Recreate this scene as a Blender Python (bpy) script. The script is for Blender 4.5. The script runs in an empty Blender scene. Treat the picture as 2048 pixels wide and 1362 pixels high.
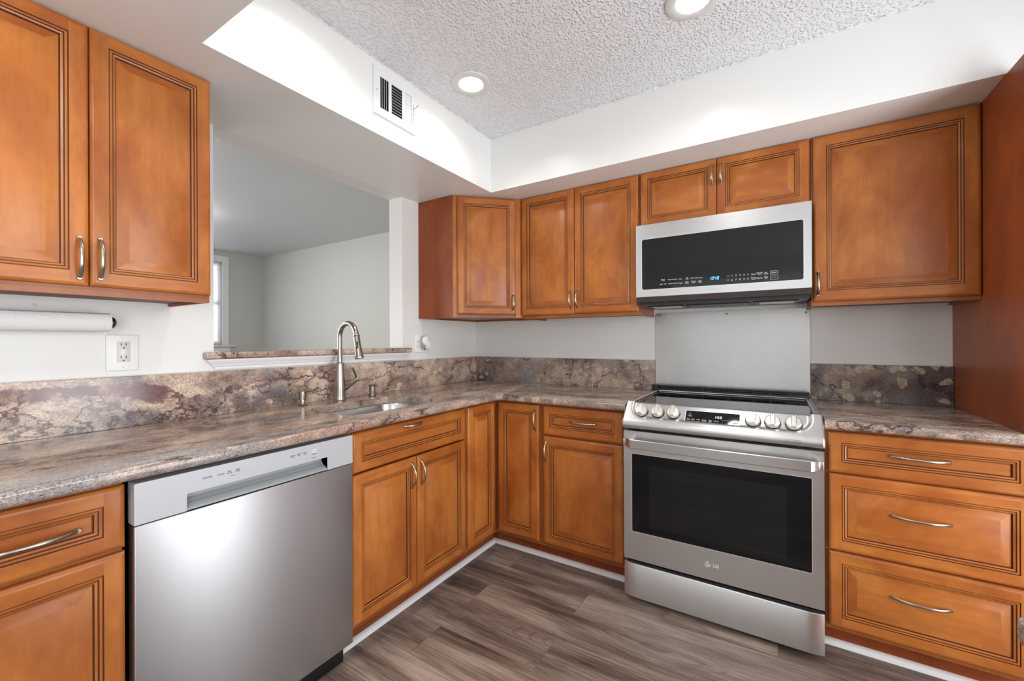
import bpy, bmesh, math, random
from mathutils import Vector, Matrix
from mathutils.geometry import tessellate_polygon
random.seed(7)
PI = math.pi
SC = bpy.context.scene
COL = SC.collection

# ------------------------------------------------------------------ camera
cam_d = bpy.data.cameras.new('camera')
cam_o = bpy.data.objects.new('camera', cam_d)
COL.objects.link(cam_o)
cam_d.sensor_width = 36.0
cam_d.lens = 36.0 * 840.38 / 2048.0
cam_d.clip_start = 0.02
_yaw, _pit, _rol = math.radians(32.0012), math.radians(-0.0052), math.radians(-0.2255)
_F = Vector((-math.sin(_yaw) * math.cos(_pit), math.cos(_yaw) * math.cos(_pit), math.sin(_pit)))
_R = Vector((math.cos(_yaw), math.sin(_yaw), 0))
_U = _R.cross(_F)
_R2 = _R * math.cos(_rol) + _U * math.sin(_rol)
_U2 = -_R * math.sin(_rol) + _U * math.cos(_rol)
cam_o.matrix_world = Matrix(((_R2.x, _U2.x, -_F.x, 1.9805), (_R2.y, _U2.y, -_F.y, -2.63267),
                             (_R2.z, _U2.z, -_F.z, 1.21754), (0, 0, 0, 1)))
SC.camera = cam_o

# ------------------------------------------------------------------ world, light levels, exposure
CAN_POWER = 1.5              # beam of each recessed ceiling light
CAN_LENS = 7.0               # glow of their lenses
FIXTURE_STRENGTH = 42.0       # flush lights in the rooms behind and beyond
DINING_FILL = 78.0              # fill lamp at an unseen added patio window, right of and behind the camera
DOOR_FILL = 49.0          # fill lamp at an unseen glazed door, added to brighten the ceiling
LIVING_FILL = 145.0        # fill lamp at an unseen window added to the living room
WORLD_STRENGTH = 1.2
SC.view_settings.view_transform = 'Standard'
SC.view_settings.look = 'None'
SC.view_settings.gamma = 1.0
SC.view_settings.use_curve_mapping = False
SC.view_settings.exposure = 0.38
world = bpy.data.worlds.new('sky')
SC.world = world
world.use_nodes = True
_bg = world.node_tree.nodes['Background']
_bg.inputs[0].default_value = (0.93, 0.96, 1.0, 1)
_bg.inputs[1].default_value = WORLD_STRENGTH
SC.cycles.use_denoising = True
SC.cycles.max_bounces = 8
SC.cycles.diffuse_bounces = 5
SC.cycles.glossy_bounces = 4
SC.cycles.sample_clamp_indirect = 6.0


def area_light(name, loc, rot, sx, sy, power, color=(1, 1, 1)):
    d = bpy.data.lights.new(name, 'AREA')
    d.shape = 'RECTANGLE'
    d.size, d.size_y, d.energy, d.color = sx, sy, power, color
    o = bpy.data.objects.new(name, d)
    o.location, o.rotation_euler = loc, rot
    COL.objects.link(o)
    return o


area_light('daylight_and_fill', (3.80, -4.3, 1.10), (PI / 2 + 0.3, 0, PI / 2), 2.3, 2.0, DINING_FILL, (0.97, 0.98, 1.0))  # added fill for the kitchen, outside the unseen patio window
area_light('daylight_and_fill', (3.80, -1.62, 1.0), (PI / 2 + 0.35, 0, PI / 2), 1.3, 1.95, DOOR_FILL, (0.94, 0.97, 1.0))  # added fill, tilted up to brighten the ceiling well and soffit undersides
area_light('daylight_and_fill', (-4.75, -3.4, 1.45), (PI / 2, 0, -PI / 2), 2.4, 1.8, LIVING_FILL, (1.0, 0.985, 0.96))  # added fill for the living room, outside a window out of view
area_light('daylight_and_fill', (-4.80, -0.5, 1.75), (PI / 2, 0, -PI / 2), 1.15, 1.1, 45.0, (0.97, 0.98, 1.0))


# ------------------------------------------------------------------ materials
def mat_base(name):
    m = bpy.data.materials.new(name)
    m.use_nodes = True
    nt = m.node_tree
    b = nt.nodes['Principled BSDF']
    return m, nt, b


def N(nt, kind, **kw):
    n = nt.nodes.new(kind)
    for k, v in kw.items():
        if k.startswith('i_'):
            key = k[2:]
            key = int(key) if key.isdigit() else key.replace('_', ' ')
            n.inputs[key].default_value = v
        else:
            setattr(n, k, v)
    return n


def L(nt, a, b):
    nt.links.new(a, b)


def ramp(nt, fac, stops, interp='LINEAR'):
    r = nt.nodes.new('ShaderNodeValToRGB')
    r.color_ramp.interpolation = interp
    e = r.color_ramp.elements
    while len(e) < len(stops):
        e.new(0.5)
    for i, (p, c) in enumerate(stops):
        e[i].position = p
        e[i].color = (c[0], c[1], c[2], 1)
    L(nt, fac, r.inputs[0])
    return r.outputs[0]


def mix(nt, fac, a, b, blend='MIX'):
    m = nt.nodes.new('ShaderNodeMix')
    m.data_type = 'RGBA'
    m.blend_type = blend
    for s, v in ((0, fac), (6, a), (7, b)):
        if hasattr(v, 'links'):
            L(nt, v, m.inputs[s])
        elif isinstance(v, (int, float)):
            m.inputs[s].default_value = v
        else:
            m.inputs[s].default_value = (v[0], v[1], v[2], 1)
    return m.outputs[2]


def mth(nt, op, a, b=None, c=None, clamp=False):
    m = nt.nodes.new('ShaderNodeMath')
    m.operation = op
    m.use_clamp = clamp
    for i, v in enumerate((a, b, c)):
        if v is None:
            continue
        if hasattr(v, 'links'):
            L(nt, v, m.inputs[i])
        else:
            m.inputs[i].default_value = v
    return m.outputs[0]


def coords(nt, scale=(1, 1, 1), rand=0.0, rot=(0, 0, 0)):
    tc = N(nt, 'ShaderNodeTexCoord')
    out = tc.outputs['Object']
    if rand:
        oi = N(nt, 'ShaderNodeObjectInfo')
        v = N(nt, 'ShaderNodeVectorMath', operation='SCALE')
        cx = N(nt, 'ShaderNodeCombineXYZ', i_0=1.0, i_1=0.7, i_2=0.4)
        L(nt, cx.outputs[0], v.inputs[0])
        s = mth(nt, 'MULTIPLY', oi.outputs['Random'], rand)
        L(nt, s, v.inputs[3])
        a = N(nt, 'ShaderNodeVectorMath', operation='ADD')
        L(nt, out, a.inputs[0])
        L(nt, v.outputs[0], a.inputs[1])
        out = a.outputs[0]
    mp = N(nt, 'ShaderNodeMapping')
    mp.inputs['Scale'].default_value = scale
    mp.inputs['Rotation'].default_value = rot
    L(nt, out, mp.inputs[0])
    return mp.outputs[0]


def noise(nt, vec, scale, detail=3, rough=0.5, dist=0.0):
    n = N(nt, 'ShaderNodeTexNoise', i_Scale=scale, i_Detail=detail, i_Roughness=rough, i_Distortion=dist)
    L(nt, vec, n.inputs['Vector'])
    return n.outputs['Fac']


def bump(nt, b, h, strength, dist=0.002):
    n = N(nt, 'ShaderNodeBump', i_Strength=strength, i_Distance=dist)
    L(nt, h, n.inputs['Height'])
    L(nt, n.outputs[0], b.inputs['Normal'])
    return n


def plain(name, col, rough=0.5, metal=0.0, spec=0.5, coat=0.0, emit=None, estr=0.0):
    m, nt, b = mat_base(name)
    b.inputs['Base Color'].default_value = (col[0], col[1], col[2], 1)
    b.inputs['Roughness'].default_value = rough
    b.inputs['Metallic'].default_value = metal
    b.inputs['Specular IOR Level'].default_value = spec
    b.inputs['Coat Weight'].default_value = coat
    if emit:
        b.inputs['Emission Color'].default_value = (emit[0], emit[1], emit[2], 1)
        b.inputs['Emission Strength'].default_value = estr
    return m


def wood_mat(name, grain, light, dark, rough=0.33):
    m, nt, b = mat_base(name)
    st = {'z': (1, 1, 0.06), 'x': (0.06, 1, 1), 'y': (1, 0.06, 1), 'xy': (0.08, 0.08, 1)}[grain]
    v = coords(nt, st, rand=40.0)
    v2 = coords(nt, (1, 1, 0.55) if grain == 'z' else (0.6, 0.6, 1), rand=40.0)
    g1 = noise(nt, v, 42, 4, 0.55, 0.6)
    g2 = noise(nt, v, 160, 2, 0.5)
    bl = noise(nt, v2, 5.5, 4, 0.6, 0.5)
    bl2 = noise(nt, v2, 22, 3, 0.55, 1.2)
    c = ramp(nt, bl, [(0.36, dark), (0.62, light)])
    dk = tuple(x * 0.72 for x in dark)
    f = ramp(nt, g1, [(0.42, (0, 0, 0)), (0.68, (1, 1, 1))])
    c = mix(nt, mth(nt, 'MULTIPLY', f, 0.20), c, dk)
    f2 = ramp(nt, bl2, [(0.45, (0, 0, 0)), (0.75, (1, 1, 1))])
    c = mix(nt, mth(nt, 'MULTIPLY', f2, 0.22), c, dk)
    f3 = ramp(nt, g2, [(0.35, (1, 1, 1)), (0.5, (0, 0, 0))])
    c = mix(nt, mth(nt, 'MULTIPLY', f3, 0.10), c, dk)
    oi = N(nt, 'ShaderNodeObjectInfo')
    hv = N(nt, 'ShaderNodeHueSaturation')
    L(nt, mth(nt, 'MULTIPLY_ADD', oi.outputs['Random'], 0.16, 0.92), hv.inputs['Value'])
    L(nt, c, hv.inputs['Color'])
    L(nt, hv.outputs[0], b.inputs['Base Color'])
    b.inputs['Roughness'].default_value = rough
    b.inputs['Specular IOR Level'].default_value = 0.36
    b.inputs['Coat Weight'].default_value = 0.10
    b.inputs['Coat Roughness'].default_value = 0.25
    return m


M = {}
W_L, W_D = (0.49, 0.170, 0.035), (0.33, 0.088, 0.016)
M['wood_v'] = wood_mat('maple_vertical_grain', 'z', W_L, W_D)
M['wood_h'] = wood_mat('maple_horizontal_grain', 'xy', W_L, W_D)
M['wood_frame'] = wood_mat('maple_face_frame', 'z', (0.36, 0.115, 0.028), (0.26, 0.075, 0.018))
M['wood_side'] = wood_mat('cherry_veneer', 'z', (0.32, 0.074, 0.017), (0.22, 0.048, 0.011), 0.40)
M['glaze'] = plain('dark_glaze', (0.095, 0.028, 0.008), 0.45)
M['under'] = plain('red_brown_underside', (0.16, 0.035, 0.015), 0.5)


def paint_mat(name, col, rough, bscale, bstr, spec=0.5):
    m, nt, b = mat_base(name)
    b.inputs['Base Color'].default_value = (*col, 1)
    b.inputs['Roughness'].default_value = rough
    b.inputs['Specular IOR Level'].default_value = spec
    v = coords(nt)
    h = noise(nt, v, bscale, 4, 0.6)
    bump(nt, b, h, bstr, 0.003)
    return m


M['wall'] = paint_mat('white_wall_paint', (0.75, 0.755, 0.735), 0.42, 90, 0.22)
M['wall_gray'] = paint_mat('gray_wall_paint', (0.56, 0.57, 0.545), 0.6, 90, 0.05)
M['soffit'] = paint_mat('semi_gloss_white_paint', (0.80, 0.805, 0.79), 0.30, 70, 0.14)
M['ceil_smooth'] = paint_mat('smooth_ceiling_paint', (0.62, 0.64, 0.66), 0.45, 60, 0.04)
M['trim'] = plain('white_trim_paint', (0.80, 0.80, 0.81), 0.35)
M['white_plastic'] = plain('white_plastic', (0.82, 0.82, 0.83), 0.35)
M['ivory_plastic'] = plain('light_gray_plastic', (0.66, 0.65, 0.60), 0.35)
M['black'] = plain('black_plastic', (0.008, 0.008, 0.009), 0.35)
M['black_matte'] = plain('matte_black', (0.006, 0.006, 0.006), 0.8)
M['cavity_shade'] = plain('painted_cavity_shade', (0.012, 0.011, 0.010), 0.9)  # near-black that stands for the shade inside openings
M['gray_plastic'] = plain('gray_plastic', (0.30, 0.32, 0.33), 0.4)


def popcorn_mat():
    m, nt, b = mat_base('popcorn_ceiling')
    b.inputs['Base Color'].default_value = (0.84, 0.85, 0.875, 1)
    b.inputs['Roughness'].default_value = 0.85
    v = coords(nt)
    vo = N(nt, 'ShaderNodeTexVoronoi', i_Scale=95.0)
    vo.feature = 'SMOOTH_F1'
    L(nt, v, vo.inputs['Vector'])
    n1 = noise(nt, v, 55, 4, 0.65)
    n2 = noise(nt, v, 160, 3, 0.6)
    h = mth(nt, 'MULTIPLY_ADD', vo.outputs['Distance'], -0.8, mth(nt, 'MULTIPLY', n1, 1.0))
    h = mth(nt, 'ADD', ramp(nt, h, [(0.12, (0, 0, 0)), (0.42, (1, 1, 1))]), mth(nt, 'MULTIPLY', n2, 0.3))
    bump(nt, b, h, 0.75, 0.006)
    return m


M['popcorn'] = popcorn_mat()


def steel_mat(name, col, rough, aniso=0.6, streak=0.12, tone=0.03):
    m, nt, b = mat_base(name)
    b.inputs['Metallic'].default_value = 1.0
    b.inputs['Base Color'].default_value = (*col, 1)
    uv = N(nt, 'ShaderNodeUVMap', uv_map='UVMap')
    mp = N(nt, 'ShaderNodeMapping')
    mp.inputs['Scale'].default_value = (3, 420, 1)
    L(nt, uv.outputs[0], mp.inputs[0])
    n = noise(nt, mp.outputs[0], 1.0, 3, 0.6)
    L(nt, mth(nt, 'MULTIPLY_ADD', n, streak, rough - streak / 2), b.inputs['Roughness'])
    c = mix(nt, n, tuple(x * (1 - tone) for x in col), tuple(min(1, x * (1 + tone)) for x in col))
    L(nt, c, b.inputs['Base Color'])
    if aniso:
        b.inputs['Anisotropic'].default_value = aniso
        b.inputs['Anisotropic Rotation'].default_value = 0.25
        t = N(nt, 'ShaderNodeTangent', direction_type='UV_MAP', uv_map='UVMap')
        L(nt, t.outputs[0], b.inputs['Tangent'])
    return m


M['steel'] = steel_mat('brushed_stainless', (0.61, 0.61, 0.605), 0.33, 0.6, 0.06)
M['steel_dw'] = steel_mat('dishwasher_stainless', (0.50, 0.50, 0.515), 0.42, 0.5, 0.05)
M['steel_mw'] = steel_mat('light_stainless', (0.70, 0.70, 0.70), 0.28, 0.5, 0.04, 0.015)
M['steel_plate'] = steel_mat('backsplash_stainless', (0.56, 0.555, 0.54), 0.27, 0.8, 0.0, 0.0)
M['steel_dark'] = steel_mat('dark_stainless', (0.22, 0.22, 0.22), 0.30, 0.3)
M['silver_panel'] = plain('silver_panel', (0.47, 0.48, 0.505), 0.45, 0.15)
M['nickel'] = plain('brushed_nickel', (0.37, 0.335, 0.295), 0.27, 1.0)
M['pull'] = plain('satin_nickel_pull', (0.43, 0.37, 0.30), 0.28, 1.0)
M['knob_face'] = plain('satin_knob', (0.74, 0.71, 0.66), 0.32, 0.85)
M['sink'] = plain('sink_stainless', (0.50, 0.50, 0.50), 0.25, 1.0)
M['glass_black'] = plain('black_glass', (0.004, 0.004, 0.005), 0.04, 0.0, 0.35, 0.0)
M['glass_inner'] = plain('dark_inner_glass', (0.009, 0.009, 0.010), 0.06, 0.0, 0.38)
M['mw_glass'] = plain('microwave_glass', (0.006, 0.0075, 0.009), 0.05, 0.0, 0.42)
M['silver_line'] = plain('silver_line', (0.80, 0.80, 0.79), 0.35, 0.35)
M['print_gray'] = plain('gray_print', (0.10, 0.10, 0.11), 0.6)
M['print_white'] = plain('white_print', (0.75, 0.77, 0.78), 0.5)
M['print_orange'] = plain('orange_print', (0.45, 0.16, 0.07), 0.5)
M['led_blue'] = plain('blue_led', (0.02, 0.2, 0.4), 0.5, emit=(0.15, 0.62, 1.0), estr=1.3)
M['led_white'] = plain('white_led', (0.3, 0.3, 0.3), 0.5, emit=(0.9, 0.93, 1.0), estr=0.75)
M['lamp'] = plain('lit_lens', (1, 1, 1), 0.5, emit=(1.0, 0.965, 0.91), estr=CAN_LENS)
M['lamp_flush'] = plain('lit_glass_bowl', (1, 1, 1), 0.5, emit=(1.0, 0.96, 0.90), estr=FIXTURE_STRENGTH)
M['lamp_trim'] = plain('lamp_trim', (0.74, 0.74, 0.72), 0.4)
M['bronze'] = plain('dark_nickel', (0.16, 0.14, 0.12), 0.3, 1.0)


def paper_mat():
    m, nt, b = mat_base('paper_towel')
    b.inputs['Base Color'].default_value = (0.80, 0.79, 0.80, 1)
    b.inputs['Roughness'].default_value = 0.9
    v = coords(nt)
    vo = N(nt, 'ShaderNodeTexVoronoi', i_Scale=130.0)
    L(nt, v, vo.inputs['Vector'])
    bump(nt, b, vo.outputs['Distance'], 0.5, 0.002)
    return m


M['paper'] = paper_mat()


def pane_mat():
    m = bpy.data.materials.new('window_glass')
    m.use_nodes = True
    nt = m.node_tree
    nt.nodes.clear()
    o = N(nt, 'ShaderNodeOutputMaterial')
    mx = N(nt, 'ShaderNodeMixShader', i_0=0.06)
    t = N(nt, 'ShaderNodeBsdfTransparent')
    g = N(nt, 'ShaderNodeBsdfGlossy', i_Roughness=0.02)
    L(nt, t.outputs[0], mx.inputs[1])
    L(nt, g.outputs[0], mx.inputs[2])
    L(nt, mx.outputs[0], o.inputs[0])
    return m


M['pane'] = pane_mat()


def blind_mat():
    m, nt, b = mat_base('translucent_blind')
    b.inputs['Base Color'].default_value = (0.85, 0.85, 0.88, 1)
    b.inputs['Roughness'].default_value = 0.6
    tr = N(nt, 'ShaderNodeBsdfTranslucent')
    tr.inputs[0].default_value = (0.85, 0.85, 0.88, 1)
    mx = N(nt, 'ShaderNodeMixShader', i_0=0.5)
    L(nt, b.outputs[0], mx.inputs[1])
    L(nt, tr.outputs[0], mx.inputs[2])
    L(nt, mx.outputs[0], nt.nodes['Material Output'].inputs[0])
    return m


M['blind'] = blind_mat()


def clear_plastic():
    m, nt, b = mat_base('clear_plastic')
    b.inputs['Transmission Weight'].default_value = 1.0
    b.inputs['Roughness'].default_value = 0.05
    b.inputs['Base Color'].default_value = (0.93, 0.94, 0.95, 1)
    return m


M['clear'] = clear_plastic()


def granite_mat(name, stretch, vein=None, seed=0.0, dark=1.0, flow_axis='y', gdk=0.36, peb_at=0.52):
    m, nt, b = mat_base(name)
    tc = N(nt, 'ShaderNodeTexCoord')
    mp0 = N(nt, 'ShaderNodeMapping')
    mp0.inputs['Location'].default_value = (seed, seed * 0.7, seed * 0.3)
    mp0.inputs['Scale'].default_value = stretch
    L(nt, tc.outputs['Object'], mp0.inputs[0])
    v = mp0.outputs[0]
    # gentle warp for the large flow, fine crystals stay sharp
    nw = N(nt, 'ShaderNodeTexNoise', i_Scale=4.0, i_Detail=4.0, i_Roughness=0.6)
    L(nt, v, nw.inputs['Vector'])
    sv = N(nt, 'ShaderNodeVectorMath', operation='MULTIPLY_ADD')
    L(nt, nw.outputs['Color'], sv.inputs[0])
    sv.inputs[1].default_value = (0.10, 0.10, 0.10)
    L(nt, v, sv.inputs[2])
    w = sv.outputs[0]
    raw = N(nt, 'ShaderNodeVectorMath', operation='MULTIPLY')
    L(nt, tc.outputs['Object'], raw.inputs[0])
    raw.inputs[1].default_value = tuple(0.5 * (x + 1.0) for x in stretch)
    fv = raw.outputs[0]
    big = noise(nt, w, 5.5, 9, 0.74)
    base = ramp(nt, big, [(0.30, (0.070, 0.054, 0.049)), (0.41, (0.185, 0.135, 0.112)), (0.50, (0.315, 0.235, 0.188)),
                          (0.59, (0.47, 0.365, 0.285)), (0.70, (0.33, 0.285, 0.255))])
    pk = noise(nt, w, 3.2, 6, 0.68)
    base = mix(nt, ramp(nt, pk, [(0.54, (0, 0, 0)), (0.64, (0.7, 0.7, 0.7))]), base, (0.270, 0.150, 0.125))
    gy = noise(nt, w, 2.4, 6, 0.66)
    base = mix(nt, ramp(nt, gy, [(0.53, (0, 0, 0)), (0.62, (0.7, 0.7, 0.7))]), base, (0.255, 0.245, 0.245))
    gd = noise(nt, w, 3.0, 6, 0.7)
    base = mix(nt, ramp(nt, gd, [(gdk, (0.85, 0.85, 0.85)), (gdk + 0.09, (0, 0, 0))]), base, (0.090, 0.075, 0.078))
    # cream pebbles with ragged edges
    rag = N(nt, 'ShaderNodeTexNoise', i_Scale=60.0, i_Detail=3.0)
    L(nt, fv, rag.inputs['Vector'])
    rv = N(nt, 'ShaderNodeVectorMath', operation='MULTIPLY_ADD')
    L(nt, rag.outputs['Color'], rv.inputs[0])
    rv.inputs[1].default_value = (0.012, 0.012, 0.012)
    L(nt, w, rv.inputs[2])
    vo = N(nt, 'ShaderNodeTexVoronoi', i_Scale=23.0, i_Randomness=1.0)
    L(nt, rv.outputs[0], vo.inputs['Vector'])
    pm = noise(nt, w, 4.2, 3, 0.5)
    peb = mth(nt, 'MULTIPLY', ramp(nt, vo.outputs['Distance'], [(0.36, (1, 1, 1)), (0.45, (0, 0, 0))]),
              ramp(nt, pm, [(peb_at, (0, 0, 0)), (peb_at + 0.08, (1, 1, 1))]))
    sep = N(nt, 'ShaderNodeSeparateColor')
    L(nt, vo.outputs['Color'], sep.inputs[0])
    peb = mth(nt, 'MULTIPLY', peb, ramp(nt, sep.outputs[0], [(0.45, (0, 0, 0)), (0.55, (1, 1, 1))]))
    base = mix(nt, mth(nt, 'MULTIPLY', peb, 0.72), base, (0.58, 0.445, 0.32))
    # crystals: sharp grains of light and dark
    vf = N(nt, 'ShaderNodeTexVoronoi', i_Scale=400.0)
    L(nt, fv, vf.inputs['Vector'])
    sf = N(nt, 'ShaderNodeSeparateColor')
    L(nt, vf.outputs['Color'], sf.inputs[0])
    hv = N(nt, 'ShaderNodeHueSaturation')
    L(nt, mth(nt, 'MULTIPLY_ADD', sf.outputs[0], 0.80, 0.62), hv.inputs['Value'])
    L(nt, base, hv.inputs['Color'])
    base = hv.outputs[0]
    sp = noise(nt, fv, 150, 4, 0.75)
    base = mix(nt, ramp(nt, sp, [(0.58, (0, 0, 0)), (0.66, (0.85, 0.85, 0.85))]), base, (0.030, 0.025, 0.024))
    base = mix(nt, ramp(nt, sp, [(0.30, (0.75, 0.75, 0.75)), (0.39, (0, 0, 0))]), base, (0.56, 0.48, 0.40))
    sp2 = noise(nt, fv, 38, 5, 0.75)
    base = mix(nt, ramp(nt, sp2, [(0.59, (0, 0, 0)), (0.66, (0.7, 0.7, 0.7))]), base, (0.060, 0.045, 0.042))
    # thin dark veins
    vn = noise(nt, w, 2.1, 7, 0.62)
    ridge = mth(nt, 'ABSOLUTE', mth(nt, 'SUBTRACT', vn, 0.5))
    base = mix(nt, ramp(nt, ridge, [(0.003, (0.85, 0.85, 0.85)), (0.010, (0, 0, 0))]), base, (0.040, 0.022, 0.022))
    if vein:
        # one broad natural vein of the stone: centre height and half width along the slab
        (u0, u1, z0, z1), cen, wid, vcol = vein
        sx = N(nt, 'ShaderNodeSeparateXYZ')
        L(nt, tc.outputs['Object'], sx.inputs[0])
        u = mth(nt, 'DIVIDE', mth(nt, 'SUBTRACT', sx.outputs['XYZ'.index(flow_axis.upper())], u0), u1 - u0, clamp=True)
        fc = []
        for pts in (cen, wid):
            f = N(nt, 'ShaderNodeFloatCurve')
            cv = f.mapping.curves[0]
            while len(cv.points) < len(pts):
                cv.points.new(0.5, 0.5)
            for i, (a, c) in enumerate(pts):
                cv.points[i].location = (a, c)
            f.mapping.update()
            L(nt, u, f.inputs['Value'])
            fc.append(f.outputs[0])
        zz = mth(nt, 'DIVIDE', mth(nt, 'SUBTRACT', sx.outputs[2], z0), z1 - z0)
        jag = mth(nt, 'MULTIPLY_ADD', noise(nt, tc.outputs['Object'], 16, 6, 0.72), 0.42, -0.21)
        d = mth(nt, 'ABSOLUTE', mth(nt, 'ADD', mth(nt, 'SUBTRACT', zz, fc[0]), jag))
        k = mth(nt, 'SUBTRACT', 1.25, mth(nt, 'DIVIDE', d, mth(nt, 'MAXIMUM', fc[1], 0.001)), clamp=True)
        k = mth(nt, 'MULTIPLY', k, 3.0, clamp=True)
        k = mth(nt, 'MULTIPLY', k, ramp(nt, noise(nt, tc.outputs['Object'], 9, 5, 0.65), [(0.36, (0.15, 0.15, 0.15)), (0.52, (1, 1, 1))]))
        base = mix(nt, mth(nt, 'MULTIPLY', k, 0.92), base, mix(nt, noise(nt, fv, 80, 4, 0.7), vcol, tuple(c * 2.3 for c in vcol)))
    if dark != 1.0:
        hv2 = N(nt, 'ShaderNodeHueSaturation', i_Value=dark)
        L(nt, base, hv2.inputs['Color'])
        base = hv2.outputs[0]
    L(nt, base, b.inputs['Base Color'])
    b.inputs['Roughness'].default_value = 0.13
    b.inputs['Specular IOR Level'].default_value = 0.5
    return m


M['granite_top'] = granite_mat('granite_polished', (1.5, 0.55, 1.0), dark=1.18)
M['granite_cross'] = granite_mat('granite_polished_cross', (0.6, 1.5, 1.0), seed=3.1, dark=1.05)
M['granite_range'] = granite_mat('granite_upstand', (1.0, 1.0, 1.0), seed=6.3, dark=1.0)
M['granite_dark'] = granite_mat('granite_upstand_dark', (1.0, 1.0, 1.0), seed=21.7, dark=0.85, gdk=0.47, peb_at=0.36)
M['granite_sill'] = granite_mat('granite_ledge', (1.2, 1.0, 1.2), seed=9.7, dark=1.15)
M['granite_sink'] = granite_mat('granite_veined', (1.0, 0.85, 1.2), seed=12.4, dark=1.30, vein=(
    (-2.42, -0.05, 0.914, 1.0946),
    [(0.0, 0.80), (0.10, 0.76), (0.18, 0.62), (0.235, 0.40), (0.29, 0.62), (0.33, 0.70), (0.43, 0.72), (0.50, 0.52), (0.60, 0.50),
     (0.70, 0.80), (0.80, 0.45), (0.90, 0.15), (1.0, 0.1)],
    [(0.0, 0.09), (0.06, 0.11), (0.11, 0.10), (0.16, 0.17), (0.20, 0.10), (0.25, 0.055), (0.31, 0.03), (0.45, 0.025), (0.62, 0.02),
     (0.72, 0.03), (0.80, 0.0), (1.0, 0.0)],
    (0.060, 0.024, 0.026)))


def floor_mat():
    m, nt, b = mat_base('vinyl_plank_floor')
    v = coords(nt)
    br = N(nt, 'ShaderNodeTexBrick', offset=0.37, offset_frequency=2, i_Scale=1.0)
    br.inputs['Brick Width'].default_value = 1.22
    br.inputs['Row Height'].default_value = 0.182
    br.inputs['Mortar Size'].default_value = 0.0012
    br.inputs['Mortar Smooth'].default_value = 0.4
    br.inputs['Color1'].default_value = (0, 0, 0, 1)
    br.inputs['Color2'].default_value = (1, 1, 1, 1)
    br.inputs['Mortar'].default_value = (0.5, 0.5, 0.5, 1)
    L(nt, v, br.inputs['Vector'])
    sc = N(nt, 'ShaderNodeSeparateColor')
    L(nt, br.outputs['Color'], sc.inputs[0])
    rnd = sc.outputs[0]
    # per-plank offset
    cb = N(nt, 'ShaderNodeCombineXYZ')
    L(nt, mth(nt, 'MULTIPLY', rnd, 7.0), cb.inputs[0])
    L(nt, mth(nt, 'MULTIPLY', rnd, 3.0), cb.inputs[1])
    L(nt, mth(nt, 'MULTIPLY', rnd, 5.0), cb.inputs[2])
    ad = N(nt, 'ShaderNodeVectorMath', operation='ADD')
    L(nt, v, ad.inputs[0])
    L(nt, cb.outputs[0], ad.inputs[1])
    def mapped(sc_):
        mp = N(nt, 'ShaderNodeMapping')
        mp.inputs['Scale'].default_value = sc_
        L(nt, ad.outputs[0], mp.inputs[0])
        return mp.outputs[0]
    big = noise(nt, mapped((0.50, 3.6, 1)), 2.3, 5, 0.58, 0.5)
    tone = noise(nt, mapped((0.6, 3.0, 1)), 1.7, 3, 0.5)
    fine = noise(nt, mapped((1.6, 55.0, 1)), 3.2, 4, 0.62)
    pores = noise(nt, mapped((6.0, 150.0, 1)), 2.2, 3, 0.6)
    cath = noise(nt, mapped((0.75, 3.4, 1)), 1.6, 1.5, 0.4)
    c = ramp(nt, big, [(0.32, (0.050, 0.036, 0.031)), (0.43, (0.135, 0.098, 0.080)), (0.53, (0.255, 0.195, 0.158)), (0.66, (0.41, 0.335, 0.28))])
    c = mix(nt, ramp(nt, tone, [(0.50, (0, 0, 0)), (0.66, (0.5, 0.5, 0.5))]), c, (0.180, 0.110, 0.083))
    c = mix(nt, ramp(nt, fine, [(0.34, (0.55, 0.55, 0.55)), (0.52, (0, 0, 0))]), c, (0.045, 0.033, 0.028))
    c = mix(nt, ramp(nt, fine, [(0.54, (0, 0, 0)), (0.72, (0.35, 0.35, 0.35))]), c, (0.43, 0.355, 0.30))
    c = mix(nt, ramp(nt, pores, [(0.60, (0, 0, 0)), (0.70, (0.4, 0.4, 0.4))]), c, (0.06, 0.045, 0.038))
    rings_ = mth(nt, 'FRACT', mth(nt, 'MULTIPLY', cath, 26.0))
    rmask = mth(nt, 'MULTIPLY', ramp(nt, rings_, [(0.0, (1, 1, 1)), (0.30, (0, 0, 0))]), ramp(nt, cath, [(0.52, (0, 0, 0)), (0.62, (0.5, 0.5, 0.5))]))
    c = mix(nt, rmask, c, (0.06, 0.045, 0.038))
    hv = N(nt, 'ShaderNodeHueSaturation')
    L(nt, mth(nt, 'MULTIPLY_ADD', rnd, 0.22, 0.90), hv.inputs['Value'])
    L(nt, c, hv.inputs['Color'])
    c = mix(nt, mth(nt, 'MULTIPLY', br.outputs['Fac'], 0.30), hv.outputs[0], (0.03, 0.022, 0.018))
    L(nt, c, b.inputs['Base Color'])
    b.inputs['Roughness'].default_value = 0.42
    bump(nt, b, mth(nt, 'SUBTRACT', fine, br.outputs['Fac']), 0.12, 0.001)
    return m


M['floor'] = floor_mat()


# ------------------------------------------------------------------ mesh helpers
def root_loc(o):
    while o is not None and o.parent is not None:
        o = o.parent
    return Vector(o.location) if o is not None else Vector((0, 0, 0))


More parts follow.
